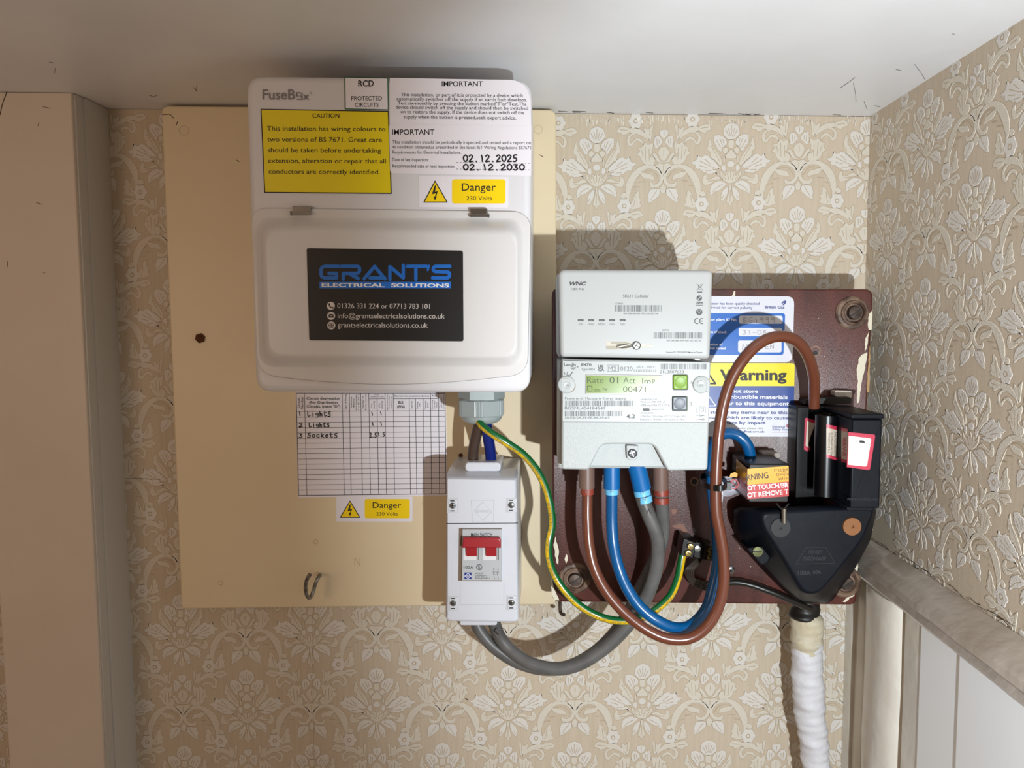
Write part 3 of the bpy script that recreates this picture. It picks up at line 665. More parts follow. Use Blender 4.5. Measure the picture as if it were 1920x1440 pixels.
mb.rect(511, 543, 1358, 585, z, m_blue); mb.text('ELECTRICAL', (525, 575), (930, 577), 24, z2, m_white, .03); mb.text('SOLUTIONS', (972, 577), (1345, 579), 24, z2, m_white, .03)
mb.text('01326 331 224 or 07713 783 101', (626, 713), (1221, 717), 32, z, m_txw); mb.text('info@grantselectricalsolutions.co.uk', (628, 777), (1316, 780), 32, z, m_txw); mb.text('grantselectricalsolutions.co.uk', (628, 836), (1208, 838), 32, z, m_txw)
for x, y in ((584, 698), (586, 762), (587, 824)): mb.disc(x, y, 26, z, m_txw, 24)
mb.stroke([(573, 686), (575, 698), (585, 709), (597, 712)], 7, z2, m_card); mb.disc(574, 687, 6, z2, m_card); mb.disc(596, 710, 6, z2, m_card)
mb.rect(570, 750, 602, 774, z2, m_card); mb.stroke([(571, 752), (586, 764), (601, 752)], 3, z3, m_txw, joints=False)
mb.ring(587, 824, 17, 3, z2, m_card); mb.stroke([(570, 824), (604, 824)], 3, z2, m_card, joints=False); mb.stroke([(587, 807), (587, 841)], 3, z2, m_card, joints=False); mb.ring(587, 824, 9, 2.5, z2, m_card, 16)
mb.build('business_card', lid, smooth=False, label='black card with blue and white lettering')
# ================================================================== CABLE GLAND
m_gland = mat('gland_grey_plastic', (150, 160, 160), 0.4, coat=0.2)
m_gdark = mat('gland_hollow', (92, 98, 98), 0.5)
HG = 84
gl = thing('cable_gland', 'light grey ribbed plastic gland under the bottom right of the fuse board', 'cable gland', W(903, 790, HG))
gc = W(903, 766, HG); gz = lambda py: W(903, py, HG).z
k = (1 - HG / D) * S
R_ = 45 * k
mb = MB(); rows = []
n = 240
def gear(r, z):
    out = []
    for q in range(n):
        a = 2 * math.pi * q / n; hexr = 1 / math.cos((a + math.pi / 6) % (math.pi / 3) - math.pi / 6)
        rr_ = min(r, r * .93 * hexr); ridge = (.4 if (q % 4 < 2) else 0) if rr_ >= r * .985 else 0
        out.append(Vector((gc.x + (rr_ - ridge) * math.cos(a), gc.y + (rr_ - ridge) * math.sin(a), z)))
    return out
ztop, zb_ = gz(747), gz(779)
rows = [gear(R_ * .9, ztop + .1), gear(R_, ztop - 1.2), gear(R_, zb_ + 1.2), gear(R_ * .95, zb_)]
mb.rings(rows, m_gland)
dome = [(R_ * .86 * math.cos(t) ** .6 if t < 1.5 else R_ * .45, zb_ - (zb_ - gz(795)) * math.sin(t)) for t in [i / 8 * 1.3 for i in range(9)]]
mb.lathe([(r, z - gc.z) for r, z in dome], gc, (0, 0, 1), m_gland, 48)
mb.build('dome_nut', gl, ang=28)
mb = MB()
ht = W(900, 722, HG).z
hexo = [(gc.x + R_ * .98 * math.cos(math.pi / 3 * q + .1), gc.y + R_ * .98 * math.sin(math.pi / 3 * q + .1)) for q in range(6)]
mb.rings([[Vector((x, y, ztop)) for x, y in hexo], [Vector((x, y, ht + 4)) for x, y in hexo]], m_gland)
for q in (0, 1, 5):
    pass
mb.build('body_nut', gl)
# ================================================================== ISOLATOR SWITCH BOX
HS = 96
m_sw = mat('isolator_white', (204, 206, 213), 0.3, coat=0.3)
m_swg = mat('switch_grey', (176, 178, 180), 0.38)
m_red = mat('lever_red', (152, 26, 34), 0.38, coat=0.2)
m_dark = mat('dark_gap', (30, 28, 28), 0.6)
iso = thing('isolator_switch', 'white upright main switch box with a red lever below the fuse board', 'switch', W(904, 1168, HB + .1))
mb = MB()
pb = rounded(pxp([(835, 1166), (973, 1168), (971, 895), (834, 893)], HS), [5, 5, 3, 3], 5)
zt = W(900, 896, HS).z; zt2 = W(900, 880, HS - 22).z
rows = [[BACK(u, v if v < zt - 6 else v + (zt2 - zt), HB + .1) for u, v in pb]]
rows.append([BACK(u, v if v < zt - 6 else v + (zt2 - zt), HS - 26) for u, v in pb])
for i in range(6):
    a = math.pi / 2 * i / 5; q = inset(pb, 2.4 * (1 - math.cos(a)))
    rows.append([BACK(u, v if v < zt - 6 else v + (zt2 - zt) * (1 - math.sin(a)), HS - 2.4 * (1 - math.sin(a)) - (0 if v < zt - 6 else 22 * (1 - math.sin(a)) ** 1.0)) for u, v in q])
mb.rings(rows, m_sw)
def onS(h): return onh(HS + h)
# upper cover seam, mouldings
mb.prism(pxp([(837, 982.3), (971, 981.5), (971, 980.3), (837, 981)], HS + .15), HS + .15, HS - .5, m_dark)
for st in ([(884, 938), (926, 938), (926, 979), (886, 979), (884, 938)], [(905, 941), (922, 960), (905, 976), (890, 958), (905, 941)]):
    mb.stroke(st, 1.0, onS(.2), mat('isolator_relief', (190, 192, 198), .35), joints=False)
for st in ([(863, 1093), (863, 1134), (945, 1134), (945, 1092)],):
    mb.stroke(st, 1.0, onS(.2), mat('isolator_relief', (190, 192, 198), .35), joints=False)
mb.tx('LEWDEN', 893, 919, 961, 4.5, onS(.3), mat('isolator_relief', (190, 192, 198), .35))
mb.build('enclosure', iso, ang=50)
for tag_, (x0, y0, x1, y1) in (('top', (872, 867, 939, 880)), ('bot', (862, 1163, 932, 1171))):
    mb = MB()
    if tag_ == 'top':
        mb.prism(rounded(pxp([(x0, 884), (x1, 884), (x1, y0), (x0, y0)], HB + 62), 3.5, 4), HB + 62, HB + 22, m_sw, bevel=1)
    else:
        mb.prism(rounded(pxp([(x0, 1173), (x1, 1173), (x1, 1160), (x0, 1160)], HS - 14), 2, 4), HS - 14, HB + 22, m_sw, bevel=1)
    mb.build('cable_shroud', iso)
def pozi(mb, c, r, m, axis=(0, -1, 0)):
    a = Vector(axis); mb.lathe([(r * .98, 0), (r, .3), (r * .8, .9), (r * .3, 1.15), (.05, 1.2)], c, axis, m, 20)
for (x, y) in ((848, 948), (958, 947), (849, 1131), (958.5, 1130)):
    mb = MB()
    mb.prism(pxp([(x - 10, y + 14), (x + 11, y + 13), (x + 11, y - 14), (x - 9, y - 14)], HS + .12), HS + .12, HS - .5, mat('recess_shade', (190, 190, 193), .4))
    mb.prism(pxp([(x - 6, y + 13), (x + 9, y + 12.5), (x + 9, y - 11), (x - 6, y - 11)], HS + .6), HS + .6, HS - .5, m_sw, bevel=.2)
    pk_ = mb.build('screw_pocket', iso)
    mb = MB(); pozi(mb, W(x + .5, y, HS + .6), 2.6, m_zinc)
    for a in (0, math.pi / 2):
        mb.box(W(x + .5, y, HS + 1.75), (3.4 if a == 0 else .7, .3, .7 if a == 0 else 3.4), m_dark)
    mb.prism(pxp([(x - 4, y - 8), (x + 4, y - 8), (x + 4, y - 10), (x - 4, y - 10)], HS + .7), HS + .7, HS, m_dark); mb.prism(pxp([(x - 4, y + 11), (x + 4, y + 11), (x + 4, y + 9), (x - 4, y + 9)], HS + .7), HS + .7, HS, m_dark)
    mb.build('screw', pk_)
# switch module standing in a window
mb = MB()
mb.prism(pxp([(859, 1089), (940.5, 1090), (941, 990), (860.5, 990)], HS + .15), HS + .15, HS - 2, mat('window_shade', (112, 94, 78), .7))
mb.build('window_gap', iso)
HM = HS + 2.2
mb = MB()
mb.prism(pxp([(866.4, 1088.5), (940, 1088.5), (940.5, 992.5), (867, 992.5)], HM), HM, HS, m_swg, bevel=.3)
e = onh(HM + .1); e2 = onh(HM + .2)
mb.stroke([(903, 996), (903, 1088)], .6, e, mat('switch_seam', (160, 160, 160), .5), joints=False)
mb.tx('MAIN SWITCH', 883, 922.5, 1005.6, 6.2, e, m_black, .008)
for x in (873, 910):
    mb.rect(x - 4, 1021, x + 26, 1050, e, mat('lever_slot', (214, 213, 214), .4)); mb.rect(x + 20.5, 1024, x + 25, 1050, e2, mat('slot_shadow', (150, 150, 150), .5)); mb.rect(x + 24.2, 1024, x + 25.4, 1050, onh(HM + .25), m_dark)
mb.tx('100A', 869.5, 887.5, 1066.5, 5, e, m_black, .01); mb.ring(898.5, 1063.5, 5.2, .9, e, m_black); mb.tx('S', 896, 901, 1067, 7, e, m_black)
g_ = mat('print_grey', (84, 84, 86), .5)
mb.tx('AC22A', 891, 906, 1076.5, 2.8, e, g_, .01); mb.tx('230/400V~', 891, 914, 1081, 2.8, e, g_, .01); mb.tx('BSEN60947-3', 891, 919, 1085.5, 2.8, e, g_, .01)
for x in (926, 933):
    mb.stroke([(x - 1.5, 1072), (x, 1077), (x + 1, 1084)], .6, e, g_, joints=False); mb.ring(x + .5, 1072, 1.8, .6, e, g_, 10)
mb.stroke([(925, 1077), (933, 1077)], .5, e, g_, joints=False)
for t, x, y in (('1', 925, 1068.5), ('3', 932.5, 1068.5), ('2', 926, 1086.5), ('4', 933, 1086.5)): mb.tx(t, x, x + 2.2, y, 2.8, e, g_)
mb.rect(870.8, 1073.5, 884, 1086, e, mat('badge_blue', (28, 40, 130), .4)); mb.stroke([(877.5, 1074.5), (883, 1080), (877.5, 1085), (872, 1080), (877.5, 1074.5)], .8, e2, m_white, joints=False); mb.tx('LEWDEN', 871, 884, 1081.3, 2.8, onh(HM + .3), m_white, .01)
smod = mb.build('switch_module', iso, ang=30)
mb = MB()
HL = HM + 5.5
zl0, zl1 = 1006, 1027
bar = pxp([(866, 1028), (939, 1028), (939, 1012), (936, 1008.6), (868, 1008)], HL)
mb.prism(bar, HL, HM + 2, m_red, bevel=1.3, seg=4)
for x in (874, 911):
    c0 = pxp([(x, 1044), (x + 19.5, 1044), (x + 19.5, 1024), (x, 1024)], HM + 4)
    mb.rings([[BACK(u, v, HM + .2) for u, v in c0], [BACK(u, v, HM + (4 if v > c0[0][1] + 2 else 2.5)) for u, v in c0]], m_red)
mb.build('lever', smod, label='red twin-pole switch lever')
# ================================================================== MAROON METER BOARD
m_mar = mat('maroon_gloss_board', (88, 40, 31), 0.30, rgb2=(62, 25, 19), vscale=16, stretch=(4, 4, .7), bump=0.22, bscale=900, coat=0.25)
m_chip = mat('old_cream_chip', (214, 206, 184), 0.5)
m_wood = mat('bare_wood_edge', (168, 134, 88), 0.6, bump=.3, bscale=200)
m_bolt = mat('dark_bolt', (92, 78, 68), 0.45, metal=0.5, rgb2=(60, 48, 42), vscale=200)
m_wash = mat('painted_washer', (124, 100, 82), 0.5, rgb2=(74, 54, 44), vscale=90, bump=.6, bscale=200, thr=(.42, .58))
HD = 62
mbd = thing('meter_board', 'dark maroon varnished wooden board with big slotted bolts behind the meter', 'board', W(1320, 1129, HD - 20))
mb = MB()
mp_ = pxp([(1036, 1129), (1604, 1130), (1607, 1040), (1634, 590), (1638, 542), (1037, 539)], HD)
xl = mp_[0][0]
outl = rounded([(xl, mp_[0][1]), (W(1606, 1130, HD).x, mp_[0][1]), (W(1637, 580, HD).x, mp_[4][1]), (xl, mp_[5][1])], [6, 6, 7, 7], 5)
mb.prism(outl, HD, HD - 24, m_mar, bevel=1.8, seg=4)
BD = onh(HD + .12)
def jag(P, amp=1.2, seed=3):
    r = random.Random(seed); out = []
    for i in range(len(P)):
        a, b = Vector(P[i]), Vector(P[(i + 1) % len(P)]); n_ = max(1, int((b - a).length / 5))
        for k_ in range(n_): p = a + (b - a) * k_ / n_; out.append((p.x + r.uniform(-amp, amp), p.y + r.uniform(-amp, amp)))
    return out
def chip(P, m=m_chip, amp=1.0, seed=1, h=.12):
    Q = jag(P, amp, seed); mb.prism([(a.x, a.z) for a in (W(x, y, HD + h) for x, y in Q)], HD + h, HD - .2, m)
chip([(1626, 660), (1622, 690), (1619, 700), (1615, 720), (1610, 755), (1607, 756), (1608, 715), (1606, 692), (1612, 668)][::-1], seed=2)
chip([(1636, 580), (1634, 618), (1628, 619), (1628, 590)][::-1], seed=3); chip([(1629, 622), (1625, 655), (1621, 660), (1623, 635)][::-1], seed=4, amp=.8)
chip([(1632, 640), (1630, 735), (1625, 735), (1629, 660)][::-1], m_wood, seed=5, amp=.5, h=.1)
chip([(1041, 1005), (1048, 1030), (1046, 1060), (1042, 1048), (1038, 1020)], seed=6, amp=1.0); chip([(1033.5, 1070), (1038, 1100), (1048, 1126), (1040, 1126), (1034, 1110)], seed=7, amp=.8)
chip([(1604, 1040), (1600, 1085), (1596, 1112), (1580, 1128), (1586, 1128), (1602, 1116), (1608, 1080), (1610, 1040)][::-1], seed=8, amp=1.2)
chip([(1583, 1060), (1600, 1050), (1598, 1070), (1590, 1075)], seed=9, amp=1.5); chip([(1590, 1100), (1597, 1096), (1590, 1112)], seed=10)
chip([(1372, 556), (1376, 546), (1379, 545), (1378, 556)], seed=11, amp=.4); chip([(1062, 1038), (1066, 1050), (1062, 1056), (1058, 1048)], seed=12, amp=1.4)
pmb = mb
for (x, y, hid_) in ((1597, 587, 0), (1078, 1083, 0), (1583, 1090, 0), (1078, 590, 1)):
    mb = MB(); c = W(x, y, HD)
    mb.lathe([(13.8, 0), (13.8, 1.2), (12.4, 2.6), (9, 3)], c - Vector((0, 0, 0)), (0, -1, 0), m_wash, 40)
    mb.lathe([(10.2, 2.5), (10, 5.2), (8.4, 6.2), (7.8, 5.4), (7.6, 3.2), (.1, 3.2)], c, (0, -1, 0), m_wash, 40)
    w_ = mb.build('washer', mbd, label='paint-spattered round washer')
    mb = MB(); mb.lathe([(12, 0), (12, HD - 24.4)], Vector((c.x, -.2, c.z)), (0, -1, 0), m_wash, 24); mb.build('spacer', mbd)
    mb = MB()
    mb.lathe([(5.6, 3), (5.6, 6.6), (5.0, 7.6), (.1, 8)], c, (0, -1, 0), m_bolt, 30)
    mb.box(c + Vector((0, -8.05, 0)), (9.5, .4, .9), m_dark, Matrix.Rotation(-.6, 3, 'Y'))
    mb.build('slotted_bolt', w_)
mb = MB(); c = W(1369, 1068.5, HD)
mb.lathe([(4.0, 0), (3.9, .5), (2.6, 1.3), (.1, 1.5)], c, (0, -1, 0), m_zinc, 22); mb.box(c + Vector((0, -1.5, 0)), (3.2, .3, .8), m_dark); mb.box(c + Vector((0, -1.5, 0)), (.8, .3, 3.2), m_dark)
mb.build('cross_head_screw', mbd, label='shiny silver cross-head screw')
mb = pmb
brn = mat('rust_stain', (112, 62, 34), 0.5)
for x, y, r in ((1302, 903, 4.5), (1529, 662, 4.5), (1560, 658, 1.6), (1196, 1008, .1)): mb.disc(x, y, r, BD, m_dark, 10)
mb.ring(1302, 903, 7, 3, BD, mat('hole_rim', (150, 116, 92), .6), 14); mb.ring(1529, 658, 9, 1.5, BD, mat('hole_rim', (150, 116, 92), .6), 14)
mb.flat(jag([(1258, 957), (1266, 953), (1270, 960), (1262, 966)], 1), BD, brn)
mb.flat(jag([(1262, 984), (1280, 983), (1290, 996), (1284, 1004), (1276, 992), (1262, 988)], 1.2, 8), BD, brn)
for q in range(70):
    x = random.uniform(1340, 1600); y = random.uniform(548, 1120); mb.disc(x, y, random.uniform(.4, .9), BD, m_chip, 5)
mb.build('panel', mbd)
# --- stickers on the meter board
m_bgblue = mat('label_blue', (6, 96, 184), 0.35, coat=0.3); m_navy = mat('label_navy', (16, 60, 140), 0.35, coat=0.3); m_ntext = mat('navy_text', (48, 62, 130), 0.5)
m_lab = mat('label_white', (214, 214, 222), 0.35, coat=0.25); m_pen = mat('faint_pen', (130, 120, 120), 0.5)
HP = HD + .3
z = zz(1310, 530, 4.364, HP + .1); z2 = zz(1310, 530, 4.364, HP + .2); z3 = zz(1310, 530, 4.364, HP + .3)
def zp(P): return pxp([(1310 + x / 4.364, 530 + y / 4.364) for x, y in P], HP)
mb = MB(); mb.prism(rounded(zp([(-560, 648), (768, 652), (783, 112), (-560, 108)]), 6.5, 5), HP, HD, m_lab)
mb.flat(rounded([(-520, 590), (695, 592), (708, 250), (-520, 248)], 24, 4), z, m_bgblue)
for b in ((331, 270, 687, 336), (327, 371, 684, 437), (322, 473, 678, 571)): mb.flat(rr(*b, 18), z2, m_lab)
mb.text('meter has been quality checked', (85, 180), (497, 181), 20, z, m_ntext, .012); mb.text('confirmed for correct polarity', (45, 212), (440, 214), 20, z, m_ntext, .012)
mb.text('British Gas', (541, 211), (702, 213), 23, z, m_ntext, .03)
mb.flat([(672, 178), (690, 152), (716, 144), (714, 166), (698, 184), (684, 186), (702, 162), (684, 172)], z, m_ntext)
mb.text('Sealing pliers ID No.', (42, 312), (315, 313), 20, z2, m_white, .02); mb.text('Date of check', (62, 412), (230, 414), 20, z2, m_white, .02)
mb.text('Location of', (52, 513), (195, 515), 20, z2, m_white, .02); mb.text('socket tested', (50, 544), (220, 547), 20, z2, m_white, .02)
hand(mb, 'BG1999', 358, 283, 632, 328, 3.5, z3, m_pen); hand(mb, '31-08', 355, 388, 560, 425, 3.5, z3, m_pen); hand(mb, 'M', 350, 505, 410, 550, 3.5, z3, m_pen); hand(mb, 'TEN', 500, 505, 622, 540, 3.5, z3, m_pen)
mb.build('polarity_sticker', mbd, smooth=False, label='white and blue meter check sticker')
mb = MB(); mb.prism(rounded(zp([(-300, 1258), (772, 1260), (786, 658), (-300, 656)]), [0, 5, 5, 0], 5), HP, HD, m_lab)
mb.flat(rounded([(-300, 846), (782, 847), (786, 659), (-300, 657)], [0, 0, 26, 0], 4), z, m_yel2); mb.flat([(-300, 1023), (778, 1025), (782, 847), (-300, 846)], z, m_navy)
mb.text('Warning', (172, 796), (720, 796), 84, z2, m_black, .03)
mb.stroke([(20, 660), (138, 826), (-100, 826), (20, 660)], 14, z2, m_black); mb.stroke([(40, 870), (140, 1008), (-80, 1008), (40, 870)], 8, z2, m_lab)
mb.text('Do not store', (185, 900), (485, 902), 29, z2, m_white, .022); mb.text('combustible materials', (180, 948), (728, 951), 29, z2, m_white, .022); mb.text('near to this equipment', (178, 1000), (738, 1004), 29, z2, m_white, .022)
mb.text('storing any items near to this', (96, 1072), (727, 1075), 26, z2, m_ntext, .02); mb.text('me', (84, 1116), (132, 1116), 19, z2, m_ntext, .02); mb.text('which are likely to cause', (204, 1117), (732, 1119), 26, z2, m_ntext, .02); mb.text('damage by impact', (150, 1156), (547, 1158), 26, z2, m_ntext, .02)
mb.text('information please visit', (252, 1197), (527, 1198), 15, z2, m_pen, .01); mb.text('electricalsafetyfirst.org.uk', (150, 1225), (540, 1227), 16, z2, m_ntext, .02)
mb.text('Electrical', (604, 1186), (706, 1187), 16, z2, m_ntext, .01); mb.text('Safety First', (604, 1208), (733, 1210), 16, z2, m_ntext, .01); mb.ring(733, 1172, 12, 8, z2, m_red, 14); mb.stroke([(604, 1223), (740, 1225)], 2, z2, m_red, joints=False)
mb.build('hazard_sticker', mbd, smooth=False, label='yellow, blue and white hazard sticker')
# bent nail under the meter board
mb = MB(); mb.tube([W(1050, 1124, 30), W(1050, 1135, 30), W(1050.5, 1146, 31), W(1053, 1151, 34), W(1058, 1153, 37)], lambda t: 1.5, m_bolt, 10)
tag(mb.build('bent_nail'), 'small dark bent nail sticking down below the lower left corner of the maroon board', 'nail')
# ================================================================== METER AND COMMUNICATIONS HUB
HMT = 139
m_met = mat('meter_white', (176, 181, 180), 0.42, bump=0.25, bscale=1500)
m_metf = mat('meter_label', (178, 182, 181), 0.4)
m_hub = mat('hub_white', (180, 183, 182), 0.4)
m_lcd = mat('lcd_green', (104, 136, 8), 0.25, rgb2=(128, 142, 10), vscale=8, coat=.5)
m_lcdt = mat('lcd_segments', (58, 72, 14), 0.5)
m_bez = mat('clear_bezel', (206, 206, 204), 0.12, coat=1.0)
m_pk = mat('print_dark_grey', (70, 72, 74), 0.5); m_pk2 = mat('print_mid_grey', (104, 106, 108), 0.5)
met = thing('electricity_meter', 'white electricity meter with a green display mounted on the maroon board', 'electricity meter', W(1190, 882, HD + .1))
mb = MB()
full = rounded(pxp([(1053, 880), (1104, 881), (1128, 833), (1226, 833), (1252, 883), (1327, 882), (1333, 679), (1054, 673)], HMT), [2, 2, 5, 5, 2, 3, 1, 1], 4)
mb.prism(full, HMT, HMT - 26, m_met, bevel=1.6, seg=4)
mb.build('terminal_cover', met, ang=40)
mb = MB()
bk = rounded(pxp([(1046, 878), (1326, 878), (1331, 680), (1046, 675)], HMT - 22), 2, 3)
mb.prism(bk, HMT - 20, HD + .2, m_met, bevel=2, seg=3)
mb.prism(pxp([(1104, 874.5), (1252, 876), (1252, 830), (1104, 830)], HMT - 9), HMT - 9, HMT - 24, m_met, bevel=1)
mb.build('case', met, ang=40)
mb = MB()
c = W(1186, 848, HMT - 9)
mb.prism(rounded(pxp([(1175, 862), (1194, 862), (1197, 835), (1174, 834)], HMT - 7), [3, 3, 1, 1], 4), HMT - 5, HMT - 9.2, m_met, bevel=.6)
mb.lathe([(3.4, 0), (3.4, 1.2), (2.8, 1.6), (2.6, .8), (.1, .8)], W(1186, 850, HMT - 5), (0, -1, 0), m_pk, 24)
mb.stroke([(1181, 850), (1190, 847)], 1.4, onh(HMT - 3.6), m_zinc); mb.stroke([(1184, 845), (1188, 856)], 1.2, onh(HMT - 3.6), m_zinc)
mb.build('sealing_screw', met)
mb = MB(); z = zz(1030, 660, 6, HMT + .3); z2 = zz(1030, 660, 6, HMT + .4); z3 = zz(1030, 660, 6, HMT + .5)
def fp(P, h): return pxp([(1030 + x / 6, 660 + y / 6) for x, y in P], h)
mb.prism(fp([(150, 783), (1786, 787), (1800, 118), (152, 100)], HMT + .2), HMT + .2, HMT - .1, m_metf)
mb.stroke([(136, 786), (1790, 790)], 3, z, m_pk2, joints=False)
T = lambda t, x0, x1, y, cap, b=.0, m=m_pk, sl=.004: mb.text(t, (x0, y), (x1, y + (x1 - x0) * sl), cap, z, m, b)
T('Landis', 165, 300, 156, 32, .02); T('Gyr', 240, 303, 192, 30, .02); T('+', 306, 332, 178, 20, .02); T('E470', 360, 475, 156, 28, .03); T('Type 5424', 360, 510, 205, 25)
T('UK', 546, 616, 178, 31, .05); T('CA', 548, 617, 214, 30, .05); mb.stroke([(651, 147), (783, 148), (783, 219), (651, 218), (651, 147)], 4, z, m_pk2, joints=False)
T('M21', 664, 778, 212, 50, 0, m_pk2); T('0120', 800, 936, 213, 50, 0, m_pk2); T('-25°C...+55°C', 978, 1192, 180, 25, 0); T('0120/SGS0312', 950, 1205, 221, 26, 0)
barcode(mb, 1245, 130, 1775, 194, z, m_pk2, 4, 40); T('21L3807623', 1242, 1512, 239, 33)
T('N', 163, 203, 279, 54); mb.stroke([(212, 258), (226, 274), (262, 224)], 9, z, m_pk)
T('Property of: Macquarie Energy Leasing', 176, 862, 534, 26); barcode(mb, 180, 549, 948, 610, z, m_pk2, 5, 52); T('BGSML404184547', 175, 633, 648, 34); barcode(mb, 175, 663, 822, 722, z, m_pk2, 6, 50)
T('30-EB-5A-FF-FF-94-F9-65', 172, 675, 752, 25); T('4.2', 866, 966, 745, 44, .02)
T('Landis+Gyr Ltd.', 1027, 1215, 539, 19); T('Manchester M22 5XB, UK', 1028, 1305, 569, 18); T('1000 imp/kWh Cl. 1 Cl. B', 1030, 1355, 612, 25); mb.flat(rr(1050, 632, 1128, 666, 14), z, m_pk); T('imp/kvarh Cl.2', 1138, 1290, 653, 20)
T('ZCXS210H63', 1024, 1168, 696, 20); T('1-20(100)A', 1024, 1142, 733, 20); T('230 V 50Hz UC3 CAT III (4kV) IP53', 1160, 1535, 733, 19); T('EN62053-21 EN50470-3 IEC62052-31:1:459', 1020, 1516, 768, 20)
T('A', 1587, 1614, 360, 40, -.0, m_pk2); T('B', 1578, 1606, 609, 44, 0, m_pk2)
for a in (0, 18): mb.stroke([(1687 + a, 618 + a), (1756 - a, 618 + a), (1756 - a, 686 - a), (1687 + a, 686 - a), (1687 + a, 618 + a)], 4, z, m_pk2, joints=False)
mb.stroke([(1657, 620), (1657, 668)], 4, z, m_pk2, joints=False); mb.ring(1657, 676, 8, 3, z, m_pk2, 12)
for y, f_ in ((716, 1), (758, -1)):
    mb.stroke([(1645, y), (1755, y)], 3, z, m_pk2, joints=False); mb.stroke([(1645, y - 10), (1645, y + 10)], 3, z, m_pk2, joints=False)
    a, b = (1690, 1740) if f_ > 0 else (1740, 1690); mb.flat([(a, y - 12), (a, y + 12), (b, y)], z, m_metf); mb.stroke([(a, y - 12), (a, y + 12), (b, y), (a, y - 12)], 3, z2, m_pk2, joints=False)
mb.build('rating_label', met, smooth=False)
mb = MB()
mb.prism(rounded(fp([(405, 476), (1270, 484), (1280, 262), (410, 250)], HMT + .9), 1.0, 4), HMT + 1.2, HMT, m_bez, bevel=.5)
mb.prism(fp([(415, 462), (1240, 466), (1248, 274), (415, 262)], HMT + 1.3), HMT + 1.35, HMT, m_lcd)
L1 = zz(1030, 660, 6, HMT + 1.45)
for t, x0, x1, y, cap in (('Rate', 425, 610, 350, 68), ('01', 678, 775, 352, 72), ('Act', 832, 970, 354, 72), ('Im', 1045, 1140, 356, 62), ('p', 1160, 1188, 340, 50), ('00471', 830, 1085, 452, 66), ('kWh', 1095, 1188, 452, 24), ('TW', 597, 655, 442, 34)):
    mb.text(t, (x0, y), (x1, y + 1), cap, L1, m_lcdt, -.01 if len(t) > 2 else 0)
mb.stroke([(428, 384), (478, 384), (482, 440), (428, 440), (428, 384)], 6, L1, m_lcdt, joints=False); mb.stroke([(496, 440), (582, 440)], 6, L1, m_lcdt, joints=False); mb.stroke([(505, 424), (570, 424)], 14, L1, mat('lcd_faint', (96, 120, 20), .5), joints=False)
mb.build('display', met, ang=30, label='green LCD display')  # reflective display in plain green, no backlight
for (x0, y0, x1, y1), m_, nm in (((1386, 253, 1562, 430), mat('button_green', (118, 158, 22), .4), 'green push button'), ((1379, 495, 1556, 667), mat('button_grey', (102, 108, 118), .4), 'grey push button')):
    mb = MB()
    mb.prism(fp(rr(x0, y0, x1, y1, 20), HMT + .4), HMT + .5, HMT, mat('button_rim', (52, 66, 40), .5))
    q = fp(rr(x0 + 9, y0 + 9, x1 - 9, y1 - 11, 18), HMT + 2.2); mb.prism(q, HMT + 2.4, HMT + .4, m_, bevel=.7)
    c = W(1030 + (x0 + x1) / 12, 660 + (y0 + y1) / 12, HMT + 2.3); mb.lathe([(4.2, .1), (3.9, .35), (3.0, .2), (.1, .1)], c, (0, -1, 0), m_, 28)
    mb.build('button', met, label=nm)
for x, y, sd in ((212, 378, -1), (1722, 378, 1)):
    mb = MB(); cx, cy = 1030 + x / 6, 660 + y / 6
    arc = [(x + 84 * math.cos(a) * (1 if sd < 0 else -1), y + 84 * math.sin(a)) for a in [math.pi * (-.62 + 1.24 * q / 18) for q in range(19)]]
    mb.flat(arc, z2, mat('screw_hollow', (150, 128, 106), .6) if sd < 0 else mat('screw_hollow_grey', (196, 192, 180), .5))
    bx = fp(rr(*((133, 296, 230, 442) if sd < 0 else (1762, 310, 1803, 458)), 20), HMT + 1.6); mb.prism(bx, HMT + 1.8, HMT, m_met, bevel=.4)
    mb.lathe([(6.6, 0), (6.2, 1.2), (5.6, 1.4), (.1, 1.4)], W(cx - (3 if sd < 0 else 2), cy - 2, HMT + .3), (0, -1, 0), m_met, 28)
    cc = W(cx - (2 if sd < 0 else 3), cy - (1 if sd < 0 else 3), HMT + 1.8); mb.lathe([(2.7, 0), (2.6, .4), (2.2, .3), (.1, .3)], cc, (0, -1, 0), mat('screw_plug', (176, 180, 178), .4), 20)
    mb.tx('LG' if sd < 0 else 'M', cx - 4.5, cx + .5, cy + 1, 3.5, onh(HMT + 2.3), m_pk)
    mb.build('seal_screw', met)
# ---- hub
HH = HMT + 1
hub = thing('communications_hub', 'plain white communications hub plugged in above the green-display meter', 'communications hub', W(1190, 668, HD + .1))
mb = MB()
hp = rounded(pxp([(1051, 669.5), (1331.5, 673), (1337, 506.5), (1048, 505.5)], HH), [3.4, 3.4, 4, 5], 6)
rows = []
xs_ = min(p[0] for p in hp); xm = max(p[0] for p in hp); zm = max(p[1] for p in hp)
mb.prism(hp, HH, HH - 30, m_hub, bevel=2.8, seg=5)
mb.prism(rounded(pxp([(1045, 671), (1331, 673), (1333, 512), (1043, 512)], HH - 26), 4, 4), HH - 28, HD + .2, m_hub, bevel=1.5)
z = zz(1030, 490, 6, HH + .1); z2 = zz(1030, 490, 6, HH + .2); z3 = zz(1030, 490, 6, HH + .35)
T = lambda t, x0, x1, y, cap, b=.0, m=m_pk, sl=.003: mb.text(t, (x0, y), (x1, y + (x1 - x0) * sl), cap, z, m, b)
mb.text('WNC', (228, 269), (418, 269), 38, z, m_pk, .05, shear=.3); T('UBC-TN6', 253, 388, 324, 24); T('SKU1 Cellular', 828, 1120, 407, 34)
